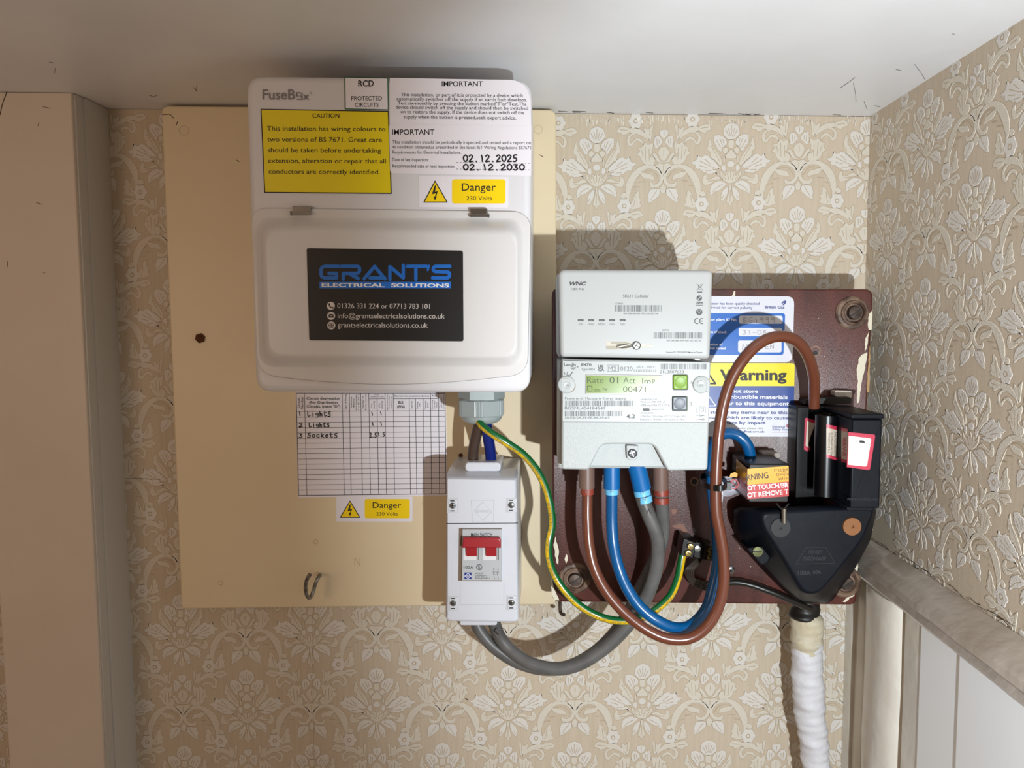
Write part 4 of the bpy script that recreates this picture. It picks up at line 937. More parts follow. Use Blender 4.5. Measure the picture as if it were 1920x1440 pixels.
T('CHFID', 745, 828, 484, 18); barcode(mb, 738, 493, 1272, 564, z, m_pk2, 7, 50); T('00-0B-6B-61-00-26-05-36', 835, 1225, 596, 18)
for x in (320, 438, 556, 673, 791): mb.flat(rr(x, 651, x + 66, 672, 5), z, m_pk); mb.rect(x + 12, 660, x + 45, 666, z2, m_pk2)
for t, a, b in (('SW', 334, 376), ('WAN', 440, 503), ('MESH', 552, 630), ('HAN', 677, 735), ('GAS', 797, 852)): T(t, a, b, 718, 22, 0, m_pk2)
T('GPFID', 1268, 1350, 784, 18); barcode(mb, 1175, 799, 1725, 868, z, m_pk2, 8, 52); T('00-0B-6B-AA-00-26-05-36', 1320, 1710, 899, 17); T('Version 01 220206902E Made in Taiwan', 1312, 1722, 1030, 16, .01)
mb.stroke([(1660, 256), (1727, 324)], 5, z, m_pk); mb.stroke([(1727, 256), (1660, 324)], 5, z, m_pk); mb.stroke([(1675, 265), (1712, 265), (1706, 316), (1682, 316), (1675, 265)], 4, z, m_pk); mb.rect(1664, 340, 1720, 352, z, m_pk)
mb.disc(1687, 414, 31, z, m_pk, 22); mb.stroke([(1674, 428), (1700, 400)], 8, z2, m_metf); mb.text('ZigBee', (1648, 474), (1728, 474), 20, z, m_pk, .03, shear=.3); mb.rect(1644, 490, 1730, 496, z, m_pk)
mb.disc(1686, 570, 36, z, m_pk, 22); mb.ring(1686, 560, 15, 4, z2, m_metf, 14); mb.stroke([(1686, 574), (1686, 596)], 4, z2, m_metf)
mb.stroke([(1672, 645), (1650, 645), (1636, 660), (1636, 684), (1650, 700), (1672, 700)], 9, z, m_pk); mb.stroke([(1727, 645), (1705, 645), (1692, 660), (1692, 684), (1705, 700), (1727, 700)], 9, z, m_pk); mb.stroke([(1694, 672), (1722, 672)], 8, z2, m_pk)
mb.build('shell', hub, ang=50)
mb = MB()
def hq(P, h): return pxp([(1030 + x / 6, 490 + y / 6) for x, y in P], h)
mb.prism(hq([(642, 990), (882, 990), (930, 960), (1170, 965), (1170, 935), (930, 925), (895, 905), (642, 905)], HH + .15), HH + .15, HH - .2, mat('slot_inside', (200, 194, 178), .5))
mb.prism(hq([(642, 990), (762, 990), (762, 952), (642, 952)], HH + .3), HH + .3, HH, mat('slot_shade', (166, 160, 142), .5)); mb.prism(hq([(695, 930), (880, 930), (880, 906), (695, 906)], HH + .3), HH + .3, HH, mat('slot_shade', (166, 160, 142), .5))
P_ = [W(1030 + x / 6, 490 + y / 6, HH + 1.2) for x, y in ((762, 968), (820, 975), (880, 968), (935, 955))]; mb.tube(P_, .35, m_zinc, 8)
P_ = [W(1030 + x / 6, 490 + y / 6, HH + 1.2) for x, y in ((765, 945), (840, 938), (905, 930), (945, 945))]; mb.tube(P_, .35, m_zinc, 8)
mb.tube([W(1157, 651, HH + .8), W(1181, 646, HH + 1)], .9, mat('wire_ferrule', (170, 166, 150), .35, metal=.6), 10, smooth=0)
mb.lathe([(3.1, 0), (3.1, 1.4), (2.6, 1.9), (2.3, 1.3), (.1, 1.3)], W(1193.3, 648, HH), (0, -1, 0), m_zinc, 24)
mb.stroke([(1189, 646), (1198, 651)], .9, onh(HH + 2), m_pk); mb.stroke([(1190, 652), (1196, 644)], .9, onh(HH + 2), m_pk)
mb.stroke([(1203, 646), (1224, 648)], 2.0, onh(HH + .5), m_white)
mb.build('wire_seal', hub)
# ================================================================== CABLES
m_cbr = mat('cable_brown', (104, 56, 38), 0.3, coat=.3); m_cblu = mat('cable_blue', (0, 82, 138), 0.3, coat=.3); m_cgry = mat('cable_grey', (98, 97, 95), 0.4, var=.15, vscale=60, coat=.1)
m_tb = mat('tail_dark_brown', (70, 54, 46), 0.35); m_tbl = mat('tail_blue', (8, 30, 108), 0.3)
m_slb = mat('sleeve_brown', (112, 88, 78), 0.42); m_slbl = mat('sleeve_blue', (4, 98, 164), 0.38); m_tagb = mat('marker_pale_blue', (110, 190, 232), 0.4); m_tagr = mat('marker_red_brown', (140, 58, 42), 0.4)
m_gr = mat('earth_green', (0, 92, 40), 0.32, coat=.3); m_ye = mat('earth_yellow', (214, 174, 8), 0.32, coat=.3)
def pathpx(L): return [W(x, y, h) for x, y, h in L]
def kk(h): return (1 - h / D) * S
def printtube(mb, path, r, t, s0, cap, th0, m, flip=False, reps=1, gap=6, bold=.0):
    # lettering wrapped on a cable: s along, angle across
    P = path; n0 = None; fr = []; acc = [0]
    for i, p in enumerate(P):
        tt = (P[min(i + 1, len(P) - 1)] - P[max(i - 1, 0)]).normalized()
        if n0 is None: n0 = Vector((0, -1, 0))
        n0 = (n0 - tt * tt.dot(n0)).normalized(); fr.append((p, tt, n0, tt.cross(n0)))
        if i: acc.append(acc[-1] + (p - P[i - 1]).length)
    vs_, fs_, cH = glyphs(t, bold, 0); sc = cap / cH; x0 = min(v[0] for v in vs_); wd = (max(v[0] for v in vs_) - x0) * sc
    for rep in range(reps):
        base = s0 + rep * (wd + gap)
        if base + wd > acc[-1]: break
        b = len(mb.v); mi = mb.mi(m)
        for vx, vy in vs_:
            s_ = base + ((vx - x0) * sc if not flip else wd - (vx - x0) * sc)
            j = 0
            while j < len(acc) - 2 and acc[j + 1] < s_: j += 1
            f_ = (s_ - acc[j]) / max(1e-6, acc[j + 1] - acc[j]); A, B = fr[j], fr[j + 1]
            p = A[0].lerp(B[0], f_); nn = A[2].lerp(B[2], f_).normalized(); bb = A[3].lerp(B[3], f_).normalized()
            th = th0 + (vy * sc - cap / 2) / r * (-1 if flip else 1)
            mb.v.append(tuple(p + (nn * math.cos(th) + bb * math.sin(th)) * (r + .06)))
        for f in fs_: mb.f.append(tuple(b + q for q in f)); mb.m.append(mi)
def cable(name, label, path, r, m, parent=None, seg=18, cat='cable'):
    mb = MB(); mb.tube(pathpx(path), r, m, seg, smooth=8); return mb
# tails into the isolator
t1 = thing('brown_tail_cable', 'short thick dark brown cable from the cable gland into the main switch box', 'cable', W(888, 866, 60))
mb = cable('', '', [(901, 778, 82), (897, 800, 78), (890, 830, 72), (887, 852, 68), (886.5, 880, 66)], 10.4 * kk(70), m_tb); mb.build('cable_sheath', t1)
t2 = thing('blue_tail_cable', 'short thick dark blue cable from the cable gland into the main switch box', 'cable', W(922, 866, 60))
mb = cable('', '', [(909, 778, 88), (912, 800, 84), (917, 830, 76), (920, 852, 70), (921, 880, 66)], 10.6 * kk(70), m_tbl); mb.build('cable_sheath', t2)
# earth
eth = thing('earth_cable', 'green and yellow striped earth cable curving from the gland to the terminal block', 'cable', W(1175, 1165, 80))
ep = [(897, 786, 96), (903, 797, 100), (921, 812, 103), (951, 831, 102), (981, 852, 98), (1006, 881, 94), (1023, 915, 92), (1033, 955, 92), (1035, 985, 92), (1029, 1015, 94), (1029, 1045, 98), (1039, 1077, 102), (1060, 1109, 104), (1089, 1137, 104), (1124, 1156, 104), (1160, 1164, 106), (1195, 1161, 106), (1228, 1144, 102), (1256, 1118, 96), (1270, 1087, 90), (1276, 1060, 86), (1280, 1038, 84)]
sg = 20; cols = []
for q in range(sg):
    a = 360 * (q + .5) / sg            # 0 = binormal side, 90 = towards camera
    cols.append(m_ye if 10 < a < 66 or 190 < a < 246 else m_gr)
mb = MB(); re_ = 7.4 * kk(100); mb.tube(pathpx(ep), re_, cols, sg, smooth=8); P_ = mb.last
printtube(mb, P_, re_, 'BS EN 50525-2-31:2011  MADE IN', 4, 2.0, .72, m_pk, flip=False, reps=9, gap=5)
mb.build('cable_sheath', eth)
# grey pair
def greycable(nm, lab, path, r, marks, tags, sleeve, mslv, mtag):
    th = thing(nm, lab, 'cable', W(path[len(path) // 2][0], path[len(path) // 2][1], path[len(path) // 2][2]))
    mb = MB(); mb.tube(pathpx(path), r, m_cgry, 20, smooth=8); mb.build('cable_sheath', th)
    return th
rg = 12.8 * kk(90)
gL = [(1239, 900, 104), (1240, 935, 100), (1242, 965, 96), (1243, 1000, 90), (1234, 1035, 84), (1216, 1075, 78), (1198, 1110, 76), (1178, 1150, 74), (1150, 1190, 74), (1112, 1226, 74), (1066, 1250, 74), (1018, 1254, 74), (970, 1241, 72), (930, 1216, 70), (907, 1192, 68), (895, 1172, 66), (891, 1155, 64)]
gN = [(1199, 900, 112), (1205, 935, 112), (1216, 965, 112), (1230, 1000, 110), (1234, 1030, 106), (1230, 1068, 100), (1218, 1105, 96), (1197, 1145, 92), (1165, 1186, 92), (1127, 1220, 92), (1083, 1246, 92), (1040, 1254, 90), (995, 1244, 86), (960, 1222, 80), (938, 1196, 76), (928, 1172, 70), (925, 1155, 66)]
tL = greycable('live_meter_cable', 'grey cable marked L, looping below the main switch, behind the one marked N', gL, rg, 0, 0, 0, 0, 0)
tN = greycable('neutral_meter_cable', 'grey cable marked N, looping below the main switch, in front of the one marked L', gN, rg, 0, 0, 0, 0, 0)
def ontube(path, r):
    P = spline(pathpx(path), 8); Q = [proj(p) for p in P]
    def f(x, y):
        best = min(range(len(P)), key=lambda i: (Q[i][0] - x) ** 2 + (Q[i][1] - y) ** 2); p = P[best]; h = -p.y
        w_ = W(x, y, h); d = min(((w_ - p).length), r * .97); h2 = h + math.sqrt(r * r - d * d) + .12; return W(x, y, h2)
    f.curved = True
    return f
def markon(th, path, r, sts, wd):
    mb = MB(); f = ontube(path, r)
    for s_ in sts: mb.stroke(s_, wd, f, m_ink, n=6)
    mb.build('pen_mark', th, smooth=False, label='black handwritten letter')
markon(tL, gL, rg, [[(891, 1188), (898, 1198), (903, 1193)], ], 1.6)
markon(tL, gL, rg, [[(1238, 980), (1240, 988), (1248, 988)], [(1238, 958), (1247, 964)], [(1240, 966), (1248, 956)]], 1.6)
markon(tN, gN, rg, [[(925, 1187), (933, 1177), (925, 1181), (934, 1190)]], 1.6)
markon(tN, gN, rg, [[(1213, 963), (1216, 954), (1220, 964), (1224, 955)]], 1.6)
def sleeve(th, P, r, m, nm='terminal_sleeve', lab=None):
    mb = MB(); mb.tube(pathpx(P), r, m, 22, smooth=3); mb.build(nm, th, label=lab)
def marker(th, x, y, h, r, m, ang=0, t='N'):
    mb = MB(); c = W(x, y, h); a = Vector((math.sin(ang), 0, -math.cos(ang)))
    mb.lathe([(r - .4, -2.6), (r, -2.4), (r, 2.4), (r - .4, 2.6)], c, a, m, 28); q = nudge(lambda u, v: W(u, v, h + r + .1), 0)
    mb.tx(t, x - 3, x + 3, y + 3, 6, q, m_pk2); mb.build('cable_marker', th, label=None)
sleeve(tL, [(1238, 868, 106), (1238.5, 917, 104)], 15 * kk(106), m_slb, lab='brown terminal sleeve'); marker(tL, 1239.5, 923, 102, 14.2 * kk(100), m_tagr, 0, 'L'); marker(tL, 1239.8, 938, 101, 14.2 * kk(100), m_tagr, 0, 'L')
sleeve(tN, [(1191, 862, 115), (1199, 895, 113), (1204, 917, 112)], 17 * kk(112), m_slbl, lab='blue terminal sleeve'); marker(tN, 1204, 923, 112, 15.5 * kk(112), m_tagb, .2); marker(tN, 1208, 936, 112, 14.6 * kk(112), m_tagb, .2)
# incoming brown and blue
tB = thing('brown_supply_cable', 'long glossy brown cable looping under the meter and up over the stickers to the cut-out', 'cable', W(1270, 1198, 125))
bp_ = [(1101, 890, 108), (1101, 930, 108), (1101, 975, 110), (1104, 1020, 113), (1114, 1065, 116), (1136, 1108, 120), (1168, 1146, 124), (1208, 1178, 128), (1250, 1197, 130), (1292, 1197, 130), (1325, 1175, 130), (1347, 1138, 130), (1357, 1090, 130), (1356, 1040, 130), (1350, 1000, 130), (1343, 960, 130), (1342, 910, 130), (1344, 860, 130), (1348, 810, 130), (1356, 760, 130), (1370, 715, 130), (1392, 676, 130), (1422, 645, 128), (1456, 631, 124), (1489, 637, 118), (1512, 662, 110), (1525, 700, 100), (1527, 735, 92), (1526, 764, 88)]
rb = 10.6 * kk(125); mb = MB(); mb.tube(pathpx(bp_), rb, m_cbr, 22, smooth=8); mb.build('cable_sheath', tB)
sleeve(tB, [(1100, 868, 108), (1100, 915, 108)], 15 * kk(108), m_slb, lab='brown terminal sleeve'); marker(tB, 1101, 921, 108, 12.4 * kk(108), m_tagr, 0, 'L')
tC = thing('blue_supply_cable', 'long glossy blue cable looping under the meter and up to the neutral block', 'cable', W(1270, 1172, 110))
cp = [(1146, 890, 108), (1147, 930, 108), (1147, 975, 108), (1150, 1020, 110), (1160, 1065, 112), (1177, 1105, 116), (1202, 1140, 120), (1236, 1166, 122), (1270, 1178, 118), (1299, 1170, 110), (1324, 1142, 102), (1336, 1105, 98), (1345, 1060, 96), (1345, 1000, 94), (1338, 940, 92), (1333, 890, 90), (1336, 845, 88), (1348, 818, 88), (1368, 812, 90), (1388, 819, 92), (1402, 836, 92), (1408, 862, 90)]
rc = 11.0 * kk(110); mb = MB(); mb.tube(pathpx(cp), rc, m_cblu, 22, smooth=8); mb.build('cable_sheath', tC)
sleeve(tC, [(1147, 868, 108), (1147, 916, 108)], 15.5 * kk(108), m_slbl, lab='blue terminal sleeve'); marker(tC, 1147, 921, 108, 12.8 * kk(108), m_tagb)
# cable tie
mb = MB(); c = W(1341, 903, 112)
ell = [(c.x + 9.5 * math.cos(a) * 1.0 + 0.0, 0, 0) for a in [0]]
rows = []
for dz in (-2.2, 2.2):
    rows.append([c + Vector((9.0 * math.cos(a) - 1.5, 25.5 * math.sin(a), dz + 1.0 * math.cos(a))) for a in [2 * math.pi * q / 36 for q in range(36)]])
rows_in = [[c + Vector((8.4 * math.cos(a) - 1.5, 24.9 * math.sin(a), dz + 1.0 * math.cos(a))) for a in [2 * math.pi * q / 36 for q in range(36)]] for dz in (2.2, -2.2)]
mb.grid([rows[0], rows[1], rows_in[0], rows_in[1], rows[0]], mat('tie_black', (14, 14, 14), .35)); mb.box(c + Vector((6, -15, 0)), (5, 5, 6), mat('tie_black', (14, 14, 14), .35))
tag(mb.build('cable_tie'), 'black plastic tie strapping the brown and blue supply cables together', 'cable tie')
# ================================================================== EARTH CONNECTOR
m_bake = mat('bakelite_black', (9, 12, 18), 0.42, bump=.15, bscale=120, coat=0, spec=.16, rgb2=(16, 20, 28), vscale=20)
m_bakeb = mat('bakelite_brown_black', (18, 14, 12), 0.35, spec=.35)
m_brass = mat('brass', (206, 180, 110), 0.28, metal=1.0)
for (P, scr, hb_, ht_, lab, cat_) in (([(1276, 1041), (1299, 1047), (1306, 1018), (1282, 1010)], [(1294, 1024), (1290, 1036)], 62.2, 90, 'black screw terminal block holding the end of the green and yellow cable', 'terminal block'),
                                ([(1318, 1049), (1337, 1053), (1341, 1027), (1322, 1022)], [(1332, 1032), (1331, 1044)], 62.2, 84, 'smaller black terminal block with two brass screws beside the blue cable', 'terminal block')):
    t_ = thing('terminal_block', lab, cat_, W((P[0][0] + P[1][0]) / 2, P[1][1], hb_))
    mb = MB(); mb.prism(pxp(P, ht_), ht_, hb_, m_bakeb, bevel=.6); mb.build('block', t_)
    for x, y in scr:
        mb = MB(); mb.lathe([(2.7, 0), (2.7, 1.6), (2.3, 2.2), (.1, 2.4)], W(x, y, ht_), (0, -1, 0), m_brass, 20); mb.box(W(x, y, ht_ + 2.4), (4.6, .4, .7), m_dark, Matrix.Rotation(.5, 3, 'Y')); mb.build('brass_screw', t_)
mb = MB(); mb.prism(pxp([(1300, 1045), (1320, 1050), (1324, 1022), (1304, 1016)], 80), 80, 62.2, m_bakeb, bevel=.6)
mb.lathe([(2.6, 0), (2.6, 2), (.1, 2.3)], W(1307, 1028, 80), (0, -1, 0), m_zinc, 16)
tag(mb.build('connector_bar'), 'dark connector bar with a bluish screw between the two terminal blocks', 'connector')
t_ = thing('stranded_earth_wire', 'dark stranded wire curling below the terminal blocks and running right to the cut-out', 'wire', W(1320, 1100, 70))
for q in range(5):
    mb = MB(); o_ = (q - 2) * 3.6
    mb.tube([W(1316 + o_ * .7, 1042 - o_ * .2, 72), W(1304 + o_ * .9, 1056, 76), W(1293 + o_, 1068, 78), W(1294 + o_ * .9, 1082 + o_ * .2, 76), W(1304 + o_ * .6, 1092 - o_ * .7, 73), W(1322, 1099 - o_ * 1.0, 68), W(1342, 1101 - o_ * .6, 66)], .95, mat('wire_dark', (58, 48, 40), .4, metal=.3), 8)
    mb.build('strand', t_)
mb = MB(); mb.tube([W(1338, 1099, 68), W(1362, 1093, 70), W(1385, 1092, 72), W(1412, 1098, 74), W(1440, 1108, 76), W(1470, 1120, 76), W(1498, 1133, 72), W(1520, 1142, 66)], 2.7, mat('wire_sleeve', (30, 27, 24), .35), 12)
mb.build('black_sleeving', t_)
# ================================================================== CUT-OUT (service fuse)
m_bk = mat('bakelite_side', (8, 8, 10), 0.3, spec=.3)
co = thing('service_cutout', 'black bakelite service cut-out, wide wedge-shaped base with a tall fuse carrier', 'service fuse', W(1525, 1132, HD + .1))
hb_, hf_ = HD + .2, 119
back = [(1372, 948), (1374, 1000), (1400, 1036), (1440, 1080), (1467, 1106), (1500, 1131), (1556, 1132), (1590, 1090), (1634, 1010), (1641, 945)]
front = [(1428, 963), (1432, 990), (1446, 1012), (1468, 1046), (1491, 1085), (1508, 1113), (1535, 1113), (1560, 1086), (1618, 1012), (1641, 952)]
mid = [(1386, 955), (1388, 996), (1410, 1028), (1448, 1074), (1476, 1104), (1504, 1126), (1544, 1127), (1580, 1088), (1634, 1012), (1647, 950)]
bb, mm_, ff = pxp(back, hb_), pxp(mid, 100), pxp(front, hf_)
def ringz(P, h, k_=4): return [BACK(u, v, h) for u, v in rounded(P, 6, k_)]
mb = MB(); mb.rings([ringz(bb, hb_), ringz(mm_, 98), ringz(inset(ff, -3.2), hf_ - 7), ringz(inset(ff, -1.7), hf_ - 3), ringz(inset(ff, -.6), hf_ - 1), ringz(inset(ff, .6), hf_ - .2), ringz(inset(ff, 1.8), hf_)], m_bake)
mb.build('base', co, ang=70)
mb = MB(); e = onh(hf_ + .15); me_ = mat('moulded_mark', (27, 31, 38), .7)
mb.stroke([(1492, 1058), (1512, 1026), (1548, 1026), (1566, 1056), (1492, 1058)], 1.0, e, me_, joints=False); mb.tx('HENLEY', 1516, 1543, 1038, 6.5, e, me_, .02); mb.tx('OXONWIP', 1505, 1549, 1051, 7, e, me_, .02)
mb.tx('100A', 1496, 1520, 1078, 8, e, me_, .03); mb.tx('60A', 1524, 1540, 1076, 7, e, me_, .03)
mb.build('moulded_lettering', co, smooth=False)
mb = MB(); mb.lathe([(18.2 * kk(119), 0), (18 * kk(119), 1.2), (1.2, 1.25), (1, .4), (.1, .4)], W(1463, 989, hf_), (0, -1, 0), mat('plug_black', (26, 26, 28), .6), 36); mb.build('round_plug', co, label='flat black round plug')
mb = MB(); mb.lathe([(17 * kk(119), 0), (16.6 * kk(119), 1.6), (1.4, 1.7), (1.2, .3), (.1, .3)], W(1596.5, 986.5, hf_), (0, -1, 0), mat('plug_tan', (134, 84, 40), .6, rgb2=(120, 74, 40), vscale=160, thr=(.55, .72)), 36); mb.build('round_plug', co, label='tan cork-coloured round plug')
mb = MB(); mb.prism(pxp([(1400, 1028), (1412, 1026), (1440, 1024), (1446, 1040), (1440, 1056), (1428, 1060), (1418, 1050)][::-1], 106), 106, 84, m_bake, bevel=1)
mb.build('fixing_lug', co)
mb = MB(); mb.lathe([(4.2, 0), (4, 1.4), (.1, 1.8)], W(1420, 1034, 106), (0, -1, 0), mat('old_screw', (96, 98, 62), .5, metal=.5), 20); mb.box(W(1420, 1034, 108), (7, .4, .8), m_dark); mb.build('screw', co, label='greenish slotted fixing screw')
# seal wire
mb = MB(); mb.tube([W(1456, 944, 126), W(1465, 954, 124), W(1470, 954, 124), W(1479, 944, 126)], .6, m_dark, 8); mb.tube([W(1470, 953, 124), W(1470, 980, 123)], 1.9, mat('seal_metal', (150, 142, 130), .35, metal=.9), 14, smooth=0)
mb.build('wire_seal', co, label='small metal crimped wire seal')
# carrier: stepped black block
mb = MB()
Xs = W(1597, 850, 139).x; Xr = W(1650, 850, 139).x; zT = W(1620, 776, 139).z; zB = W(1620, 953, 139).z
def boxw(x0, x1, z0, z1, h0, h1, m, bev=1.2):
    mb.prism(rounded([(x0, z0), (x1, z0), (x1, z1), (x0, z1)], 1.3, 3), h1, h0, m, bevel=bev)
slope = lambda x, z: x
boxw(Xs, Xr + 1, zB, zT - 4, 96, 139, m_bake)
boxw(Xs - 1.2, Xr + 2, zT - 3.6, zT, HD + 14, 140, m_bake, .8)
boxw(Xs - .5, Xr - 1, zB - 3.5, zB, 100, 134, m_bake, .8)
xm = W(1541, 850, 92).x
boxw(xm + 2, Xr - 2, zB - 2, zT - 4, HD + .2, 100, m_bk)
mb.build('fuse_carrier', co)
mb = MB()
xq = W(1494, 850, 86).x
boxw(xq, xm + 6, W(1500, 962, 80).z, W(1500, 762, 84).z, HD + .2, 84, m_bk)
cyl = W(1552, 850, 100)
mb.tube([Vector((Xs - 6, -104, zB + 2)), Vector((Xs - 6, -104, zT - 5))], 8.5, m_bk, 28, smooth=0)
mb.tube([W(1537, 916, 100), W(1543, 782, 100)], 1.2, mat('bakelite_edge', (64, 66, 80), .3), 8, smooth=0)
mb.build('carrier_housing', co)
mb = MB(); mb.prism(rounded(pxp([(1505, 757), (1594, 757), (1594, 744), (1512, 748)], HD + 14), 2), HD + 16, HD + .2, mat('grimy_top', (30, 25, 22), .6)); mb.prism(rounded(pxp([(1564, 743), (1597, 746), (1597, 733), (1564, 732)], HD + 8), 2), HD + 9, HD + .2, mat('pale_cap', (196, 186, 176), .5)); mb.build('top_shroud', co)
# label wrapped around the carrier: front part and side part
m_lred = mat('label_crimson', (186, 44, 72), .4); m_lw = mat('label_offwhite', (228, 224, 214), .4); m_lbeige = mat('label_beige', (196, 182, 164), .5)
zl = lambda h: zz(1460, 730, 6.26, h)
mb = MB(); mb.prism(pxp([(1460 + x / 6.26, 730 + y / 6.26) for x, y in [(800, 912), (1052, 948), (1072, 938), (1134, 545), (1120, 530), (818, 502)]], 139.25), 139.25, 139, m_lred)
mb.flat([(812, 884), (1020, 906), (1038, 892), (1086, 590), (1078, 576), (822, 545)], zl(139.4), m_lw)
mb.flat([(945, 603), (968, 598), (1000, 604), (1020, 632), (975, 628), (950, 625)], zl(139.5), m_black); mb.stroke([(905, 612), (925, 606)], 6, zl(139.5), m_black); mb.stroke([(1020, 634), (1080, 650)], 2, zl(139.5), m_black)
mb.build('carrier_label', co, smooth=False, label='white label with crimson border, front')
mb = MB(); xc = Xs - .35
def side(x, y): return WX(1460 + x / 6.26, 730 + y / 6.26, xc)
def side2(x, y): return WX(1460 + x / 6.26, 730 + y / 6.26, xc - .12)
def side3(x, y): return WX(1460 + x / 6.26, 730 + y / 6.26, xc - .24)
mb.flat([(735, 850), (800, 866), (812, 468), (735, 448)], side, m_lred)
mb.flat([(735, 812), (800, 828), (812, 505), (735, 488)], side2, m_lbeige)
mb.text('SWEB', (784, 782), (790, 562), 34, side3, m_lred, .04)
mb.build('carrier_label', co, smooth=False, label='crimson lettered label, side')
mb = MB()
cylx, cylr = Xs - 6, 8.6
def oncyl(x, y):      # ray meets the round housing
    d = M3 @ _dr(1460 + x / 6.26, 730 + y / 6.26); o_ = Vector((0, -D, 0)); cx_, cy_ = cylx, -104
    a_ = d.x ** 2 + d.y ** 2; b__ = 2 * (d.x * (o_.x - cx_) + d.y * (o_.y - cy_)); c_ = (o_.x - cx_) ** 2 + (o_.y - cy_) ** 2 - (cylr + .1) ** 2
    dis = b__ * b__ - 4 * a_ * c_
    t = (-b__ - math.sqrt(max(0, dis))) / (2 * a_); return o_ + d * t
def strip(x0, x1, yt0, yt1, yb0, yb1, f, m):
    n_ = 14; rows = [[f(x0 + (x1 - x0) * q / n_, yt0 + (yt1 - yt0) * q / n_) for q in range(n_ + 1)], [f(x0 + (x1 - x0) * q / n_, yb0 + (yb1 - yb0) * q / n_) for q in range(n_ + 1)]]
    mb.grid(rows, m, closed=False)
strip(560, 738, 408, 450, 800, 850, oncyl, m_lred); oc2 = nudge(oncyl, .15); oc3 = nudge(oncyl, .3)
strip(560, 738, 452, 490, 762, 812, oc2, m_lbeige)
for t, x, a, b in (('IT IS DANGEROUS', 600, 752, 512), ('AND AN OFFENCE TO', 632, 784, 500), ('INTERFERE WITH THIS', 672, 800, 504), ('APPARATUS', 716, 758, 578)):
    pass
    mb.text(t, (x - 2, a), (x + 6, b), 22, oc3, m_pk, .0)
mb.build('carrier_label', co, smooth=False, label='beige worded label on the round housing')
mb = MB(); xk = xq - .3
def sd2(h): return zl(84.3 + h)
mb.flat([(296, 706), (340, 732), (366, 722), (372, 690), (350, 650), (366, 580), (430, 400), (436, 366), (322, 334), (308, 345)], sd2(0), m_lred)
mb.flat([(316, 660), (358, 694), (352, 640), (372, 560), (430, 404), (332, 372)], sd2(.15), m_lbeige)
mb.build('torn_label', co, smooth=False, label='torn crimson-edged label remnant')
mb = MB(); mb.tx('MADE IN ENGLAND', 1589, 1647, 938.5, 5, onh(139.2), mat('moulded_mark', (27, 31, 38), .7), .01); mb.build('moulded_lettering', co, smooth=False)
# ================================================================== NEUTRAL BLOCK
nb = thing('neutral_block', 'small black neutral block wrapped in yellow and red warning tape left of the cut-out', 'terminal block', W(1435, 950, HD + .1))
hn = 120; m_tape = mat('tape_yellow', (226, 160, 0), .32, coat=.4); m_tapr = mat('tape_red', (176, 24, 30), .32, coat=.4)
zn = lambda h: zz(1340, 780, 6.54, h)
np_ = lambda P, h: pxp([(1340 + x / 6.54, 780 + y / 6.54) for x, y in P], h)
mb = MB(); bx_ = np_([(412, 1076), (905, 1062), (905, 588), (412, 600)], hn)
mb.prism(rounded([(bx_[0][0], bx_[1][1]), (bx_[1][0], bx_[1][1]), (bx_[1][0], bx_[2][1]), (bx_[0][0], bx_[2][1])], 1.5, 3), hn, HD + .2, m_bakeb, bevel=1)
mb.build('block', nb)
mb = MB(); e = zn(hn + .3)
mb.flat([(402, 846), (908, 802), (906, 612), (402, 648)], e, m_tape); mb.flat([(402, 1020), (908, 984), (908, 802), (402, 846)], e, m_tapr)
e2 = zn(hn + .42)
mb.text('RNING', (398, 792), (662, 762), 72, e2, m_black, .01); mb.text('IT IS DA', (732, 690), (905, 676), 36, e2, m_black); mb.text('OFFEN', (757, 740), (906, 727), 36, e2, m_black); mb.text('WITH', (780, 790), (904, 780), 36, e2, m_black)
mb.text('OT TOUCH/BR', (404, 913), (906, 870), 56, e2, m_white, .02); mb.text('OT REMOVE T', (404, 1000), (906, 955), 56, e2, m_white, .02)
# left return of the tape along the block side
xs1 = W(1340 + 402 / 6.54, 880, hn + .3).x
def sid(x, y):
    return WX(1340 + x / 6.54, 780 + y / 6.54, xs1)
def side_quad(yt0, yb0, yt1, yb1, m, k_=0):
    zt0, zb0 = zn(hn + .3)(402, yt0).z, zn(hn + .3)(402, yb0).z
    mb.poly([Vector((xs1 - k_, -(hn + .3), zb0)), Vector((xs1 - k_, -(hn + .3), zt0)), Vector((xs1 - k_, -(hn - 34), zt0 + 2)), Vector((xs1 - k_, -(hn - 34), zb0 + 2))], m)
side_quad(648, 846, 0, 0, m_tape); side_quad(846, 1020, 0, 0, m_tapr)
mb.build('warning_tape', nb, smooth=False, label='yellow and red warning tape')
mb = MB()
cr_ = [W(1385, 900, 92), W(1352, 897, 96), W(1350, 912, 98), W(1351, 930, 96), W(1385, 925, 92)]
rows = []
for i in range(7):
    t = i / 6; rows.append([W(1386 - 34 * t + math.sin(t * 9 + j) * 1.2, 896 + 30 * j / 6 + (6 * t if j > 4 else -2 * t) + math.sin(t * 7 + j * 1.7) * 1.6, 88 + 8 * math.sin(t * 3 + j * .9)) for j in range(7)])
mb.grid(rows, m_lab, closed=False); rows = [[W(1350 + 5 * i + math.sin(j) * 1, 922 + 20 * j / 4, 94 + 2 * math.sin(i * 2 + j)) for i in range(2)] for j in range(5)]; mb.grid(rows, m_lab, closed=False)
fl = onh(99); mb.ring(1376, 908, 8.5, 2.2, fl, m_tapr, 20); mb.stroke([(1370, 902), (1382, 914)], 2, fl, m_tapr); mb.stroke([(1374, 912), (1379, 908)], 4, fl, m_black)
mb.flat([(1368, 894), (1382, 895), (1383, 888), (1378, 885), (1370, 888)], fl, m_tape)
mb.build('loose_tape_end', nb, ang=60, label='crumpled white loose end of tape')
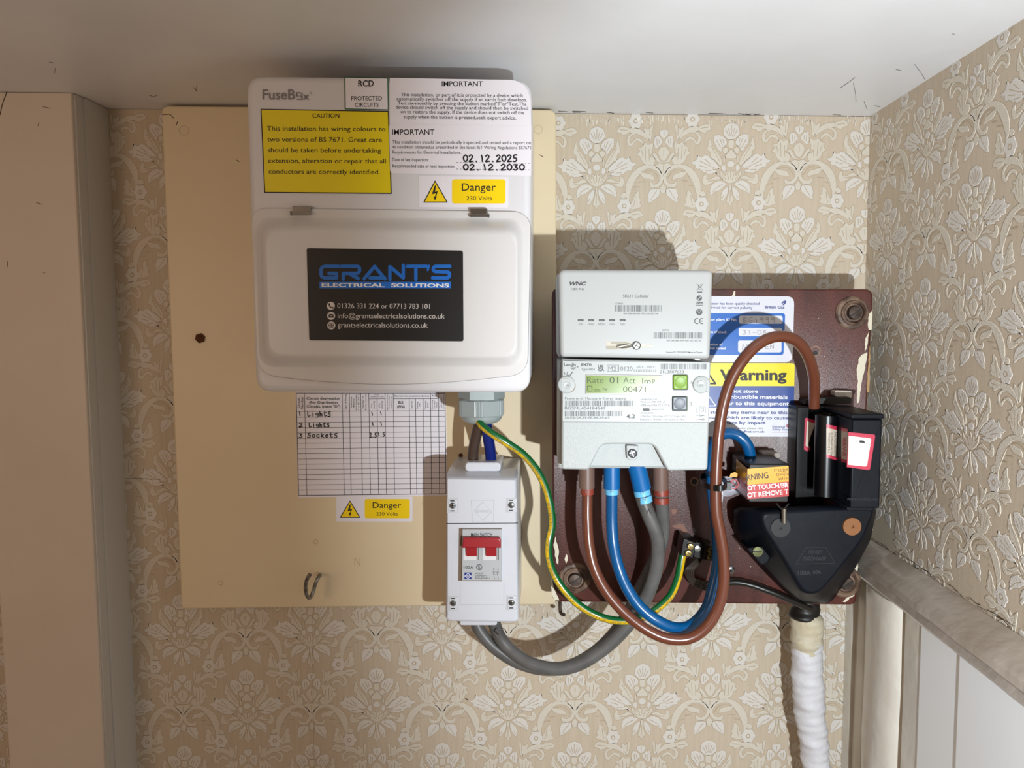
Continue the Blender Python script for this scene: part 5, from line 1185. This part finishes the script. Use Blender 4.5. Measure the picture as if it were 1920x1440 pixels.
mb = MB(); mb.prism(rounded(pxp([(1430, 857), (1461, 858), (1462, 849), (1432, 849)], HD + 16), 2), HD + 18, HD + .2, mat('grimy_cap', (150, 140, 130), .6)); mb.build('rear_cap', nb)
# ================================================================== SUPPLY CABLE WITH WHITE WRAP
sc = thing('service_cable', 'thick white-wrapped mains cable with a black taped neck dropping from the cut-out', 'cable', W(1520, 1440, 40))
m_wrap = mat('white_wrap', (206, 205, 208), .6, bump=1.0, bscale=130, coat=.1); m_wrapo = mat('old_cream_wrap', (196, 188, 166), .6, bump=1.0, bscale=160, rgb2=(190, 178, 150), vscale=70)
def rwob(t): return 0
HV = 42
def vtube(pts, m, n_=26, seg=28, amp=.5, sd=1, name='', ax=None):
    r_ = random.Random(sd); P = spline([W(x, y, HV).to_tuple() for x, y, _ in pts], n_); R = [q.z for q in spline([Vector((0, 0, p[2])) for p in pts], n_)]
    rows = []
    ph = [r_.uniform(0, 6) for _ in range(6)]
    for i, (p, q) in enumerate(zip(P, R)):
        row = []
        for k_ in range(seg):
            a = 2 * math.pi * k_ / seg
            wv = amp * (math.sin(p.z * .33 + a + ph[0]) * .5 + math.sin(p.z * .9 - 2 * a + ph[1]) * .3 + math.sin(p.z * .16 + 3 * a + ph[2]) * .4 + .35 * math.sin(p.z * .55 + a * 1.0))
            rr_ = q * kk(HV) + wv; row.append(p + Vector((math.cos(a) * rr_, math.sin(a) * rr_ * .95, 0)))
        rows.append(row)
    mb = MB(); mb.rings(rows, m); mb.build(name, sc, ang=60)
vtube([(1512, 1200, 28), (1513, 1230, 28), (1515, 1290, 29), (1520, 1350, 28), (1527, 1400, 26.5), (1534, 1475, 26)], m_wrap, 22, name='white_wrapping', amp=.9)
vtube([(1512, 1150, 26), (1513, 1160, 30), (1513, 1185, 29.5), (1512, 1200, 29.5), (1511, 1222, 26)], m_wrapo, 10, name='old_wrapping', amp=.8, sd=4)
vtube([(1520, 1108, 17), (1516, 1125, 18), (1511, 1140, 24), (1509, 1154, 29), (1511, 1162, 24)], mat('black_tape', (28, 25, 23), .45, bump=.8, bscale=60), 8, name='black_neck', amp=.9, sd=7)
